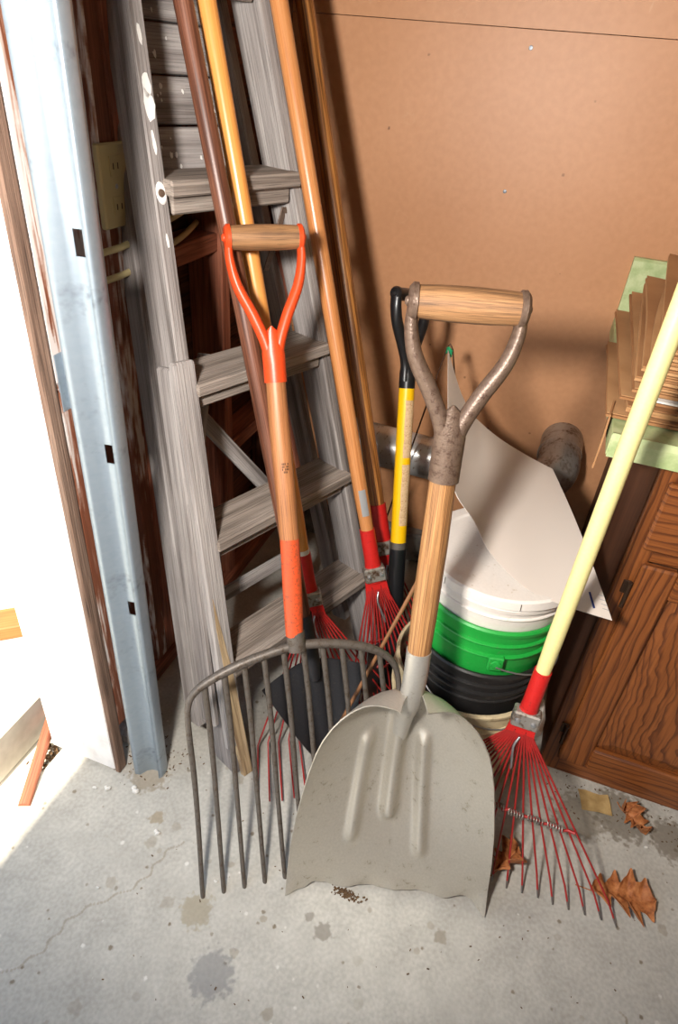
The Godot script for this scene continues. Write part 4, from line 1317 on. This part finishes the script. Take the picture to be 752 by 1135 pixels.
func debris() -> void:
	oak_leaf("large curled brown oak leaf under the tips of the cream-handled rake", Vector3(0.42, 0.004, -0.825), 0.125, 1.75, 0.75, 1)
	oak_leaf("small brown leaf near the cabinet's foot", Vector3(0.445, 0.003, -1.005), 0.07, 0.8, 1.0, 4)
	oak_leaf("crumpled brown leaf beside the scoop shovel's pan", Vector3(0.185, 0.003, -0.80), 0.075, 2.6, 1.6, 7)
	var st := st_new()
	var g := []
	for i in 5:
		var row := []
		for j in 5: row.append(Vector3(0.325 + j * 0.0165 + i * 0.003, 0.004 + 0.003 * sin(i + j * 1.7) + 0.003 * float(j == 4), -1.045 + i * 0.012 - j * 0.002))
		g.append(row)
	shell(st, g, 0.001)
	tag(obj("paper_scrap", st, M.scrap), "small tan paper scrap on the floor by the cabinet", "paper")
	var ci := 0
	for c in [[-0.606, -0.655, 0.0075], [-0.51, -0.59, 0.005], [-0.665, -0.635, 0.006], [-0.69, -0.625, 0.004], [-0.555, -0.455, 0.003], [0.475, -0.96, 0.003], [-0.35, -0.55, 0.003]]:
		st = st_new()
		for k in 3:
			var r: float = c[2] * rng.randf_range(0.6, 1.0)
			lathe(st, [Vector2(0, -r * 0.7), Vector2(r * 0.8, -r * 0.4), Vector2(r, 0.1 * r), Vector2(r * 0.6, r * 0.6), Vector2(0, r * 0.75)], Transform3D(Basis(Vector3(1, 0.4 * k, 0.3).normalized(), k * 1.3), Vector3(c[0] + c[2] * 0.7 * (k - 1), r * 0.75, c[1] + rng.randf_range(-1, 1) * c[2] * 0.5)), 7)
		tag(obj("crumb", st, M.crumb), ["largest white plaster crumb on the floor before the door track", "white plaster crumb between the jamb and the fork tines", "white crumb lying against the white jamb's foot", "tiny white crumb by the jamb, beside a larger one", "tiny white crumb out on the open floor by the door", "tiny pale crumb near the cabinet's foot and the small leaf", "tiny pale crumb between the fork tines"][ci], "crumb", "crumbs on the floor")
		ci += 1
	# swept dirt at the lip of the scoop
	st = st_new()
	for k in 160:
		var p := Vector3(-0.103 + rng.randfn(0, 0.014), 0.001, -0.625 + rng.randfn(0, 0.005))
		var r := rng.randf_range(0.0008, 0.0028)
		box(st, Transform3D(Basis(Vector3(rng.randf(), 1, rng.randf()).normalized(), rng.randf() * 6.0), p), Vector3(r * 2, r, r), 0.0001)
	var o := obj("dirt", st, M.dirt)
	tag(o, "little heap of brown dirt at the scoop shovel's lip", "dirt")
	o.set_meta("kind", "stuff")
	st = st_new()
	for k in 420:
		var p := Vector3(rng.randf_range(-0.5, 0.62), 0.0008, rng.randf_range(-1.04, -0.12))
		if k % 3 == 0: p = Vector3(rng.randf_range(0.25, 0.62), 0.0008, rng.randfn(-1.03, 0.03))
		if k % 3 == 1: p = Vector3(rng.randfn(-0.62, 0.06), 0.0008, rng.randfn(-0.75, 0.04))
		var r := rng.randf_range(0.0006, 0.0022)
		box(st, Transform3D(Basis(Vector3.UP, rng.randf() * 6.0), p), Vector3(r * 2.4, r, r), 0.0001)
	o = obj("grit", st, M.dirt)
	tag(o, "scattered brown grit on the concrete floor", "grit")
	o.set_meta("kind", "stuff")

func outdoors() -> void:
	var st := st_new()
	box(st, at(Vector3(-1.10, 0.035, -0.85)), Vector3(0.40, 0.13, 0.95), 0.008)
	tag(obj("concrete_curb", st, M.slab), "low concrete curb outside the door opening with sunlit top", "curb")
	st = st_new()
	box(st, Transform3D(Basis(Vector3.UP, 0.7), Vector3(-1.10, 0.121, -0.865)), Vector3(0.22, 0.04, 0.075), 0.003)
	tag(obj("wood_plank", st, M.orange_wood), "short orange wood plank lying on the concrete curb", "plank")
	st = st_new()
	tube(st, [Vector3(-0.80, 0.0, -0.535), Vector3(-0.892, 0.03, -0.75)], [0.013, 0.013], 10)
	tag(obj("wood_stake", st, M.stud), "round brown wood stake lying between curb and jamb", "stake")
	st = st_new()
	for k in 90:
		var p := Vector3(-0.842 + rng.randfn(0, 0.014), -0.024 + absf(rng.randfn(0, 0.012)), -0.675 + rng.randfn(0, 0.03))
		var r := rng.randf_range(0.006, 0.014)
		box(st, Transform3D(Basis(Vector3(rng.randf() - 0.5, rng.randf(), rng.randf() - 0.5).normalized(), rng.randf() * 6.0), p), Vector3(r, 0.001, r * 0.6), 0.0002)
	var o := obj("leaf_litter", st, M.dirt)
	tag(o, "dry leaf litter heaped at the foot of the white jamb", "leaves")
	o.set_meta("kind", "stuff")

func flash() -> void:
	var pos := Vector3(-0.265, 1.43, 0.06)
	var aim := Vector3(-0.36, 0.78, -1.3)
	var T := Transform3D(Basis.looking_at(aim - pos, Vector3.UP), pos)
	var t := thing("flash_lamp", "camera flash unit held beside the camera", "flash", T)
	var st := st_new()
	box(st, at(Vector3(0, 0, 0.045)), Vector3(0.078, 0.056, 0.075), 0.006)
	box(st, at(Vector3(0, -0.06, 0.075)), Vector3(0.066, 0.09, 0.045), 0.006)
	obj("flash_body", st, M.flash_body, t)
	st = st_new()
	box(st, at(Vector3(0, 0, 0.006)), Vector3(0.064, 0.042, 0.004), 0.001)
	obj("flash_light_face", st, M.flash_lens, t)
	var l := SpotLight3D.new()
	l.light_color = Color(1.0, 0.975, 0.945)
	l.light_energy = FLASH
	l.spot_range = 14.0
	l.spot_angle = 57.0
	l.spot_angle_attenuation = 0.6
	l.spot_attenuation = 2.0
	l.light_size = 0.06
	l.shadow_enabled = true
	put(l, "flash_light", t)
	l.position = Vector3(0, 0, -0.02)

const FLASH := 3.35

func _ready() -> void:
	rng.seed = 20240
	var cam := Camera3D.new()
	cam.name = "camera"
	add_child(cam)
	cam.transform = Transform3D(Basis(Vector3(0.93746786, 0.07611149, -0.33964842), Vector3(-0.25323937, 0.81859489, -0.51553102), Vector3(0.23879663, 0.56930611, 0.78668083)).orthonormalized(), Vector3(0, 1.35, 0))
	cam.fov = rad_to_deg(2.0 * atan(567.5 / 718.07))
	cam.near = 0.02
	cam.current = true
	var env := Environment.new()
	env.tonemap_mode = Environment.TONE_MAPPER_LINEAR
	env.tonemap_exposure = 0.88
	env.background_mode = Environment.BG_SKY
	var sky := Sky.new()
	var sm := ProceduralSkyMaterial.new()
	sm.sky_top_color = Color(0.62, 0.70, 0.80)
	sm.sky_horizon_color = Color(0.90, 0.91, 0.92)
	sm.ground_bottom_color = Color(0.5, 0.48, 0.45)
	sm.ground_horizon_color = Color(0.75, 0.76, 0.76)
	sm.sky_energy_multiplier = 1.55
	sm.ground_energy_multiplier = 1.55
	sky.sky_material = sm
	env.sky = sky
	env.sdfgi_enabled = true
	env.ssao_enabled = true
	env.ssil_enabled = true
	var we := WorldEnvironment.new()
	we.environment = env
	we.name = "environment"
	add_child(we)
	var sun := DirectionalLight3D.new()
	sun.name = "sun"
	sun.light_color = Color(1.0, 0.95, 0.86)
	sun.light_energy = 5.0
	sun.shadow_enabled = true
	sun.light_angular_distance = 0.53
	add_child(sun)
	sun.transform = Transform3D(Basis.looking_at(Vector3(0.05, -2.1, -1.5), Vector3.UP), Vector3(-2, 4, 2))
	make_materials()
	flash()
	build_setting()
	cabinet()
	stepladder()
	door_track()
	scoop_shovel()
	pitchfork()
	buckets()
	rakes()
	yellow_shovel()
	brown_shovel()
	odds()
	bags()
	debris()
	outdoors()
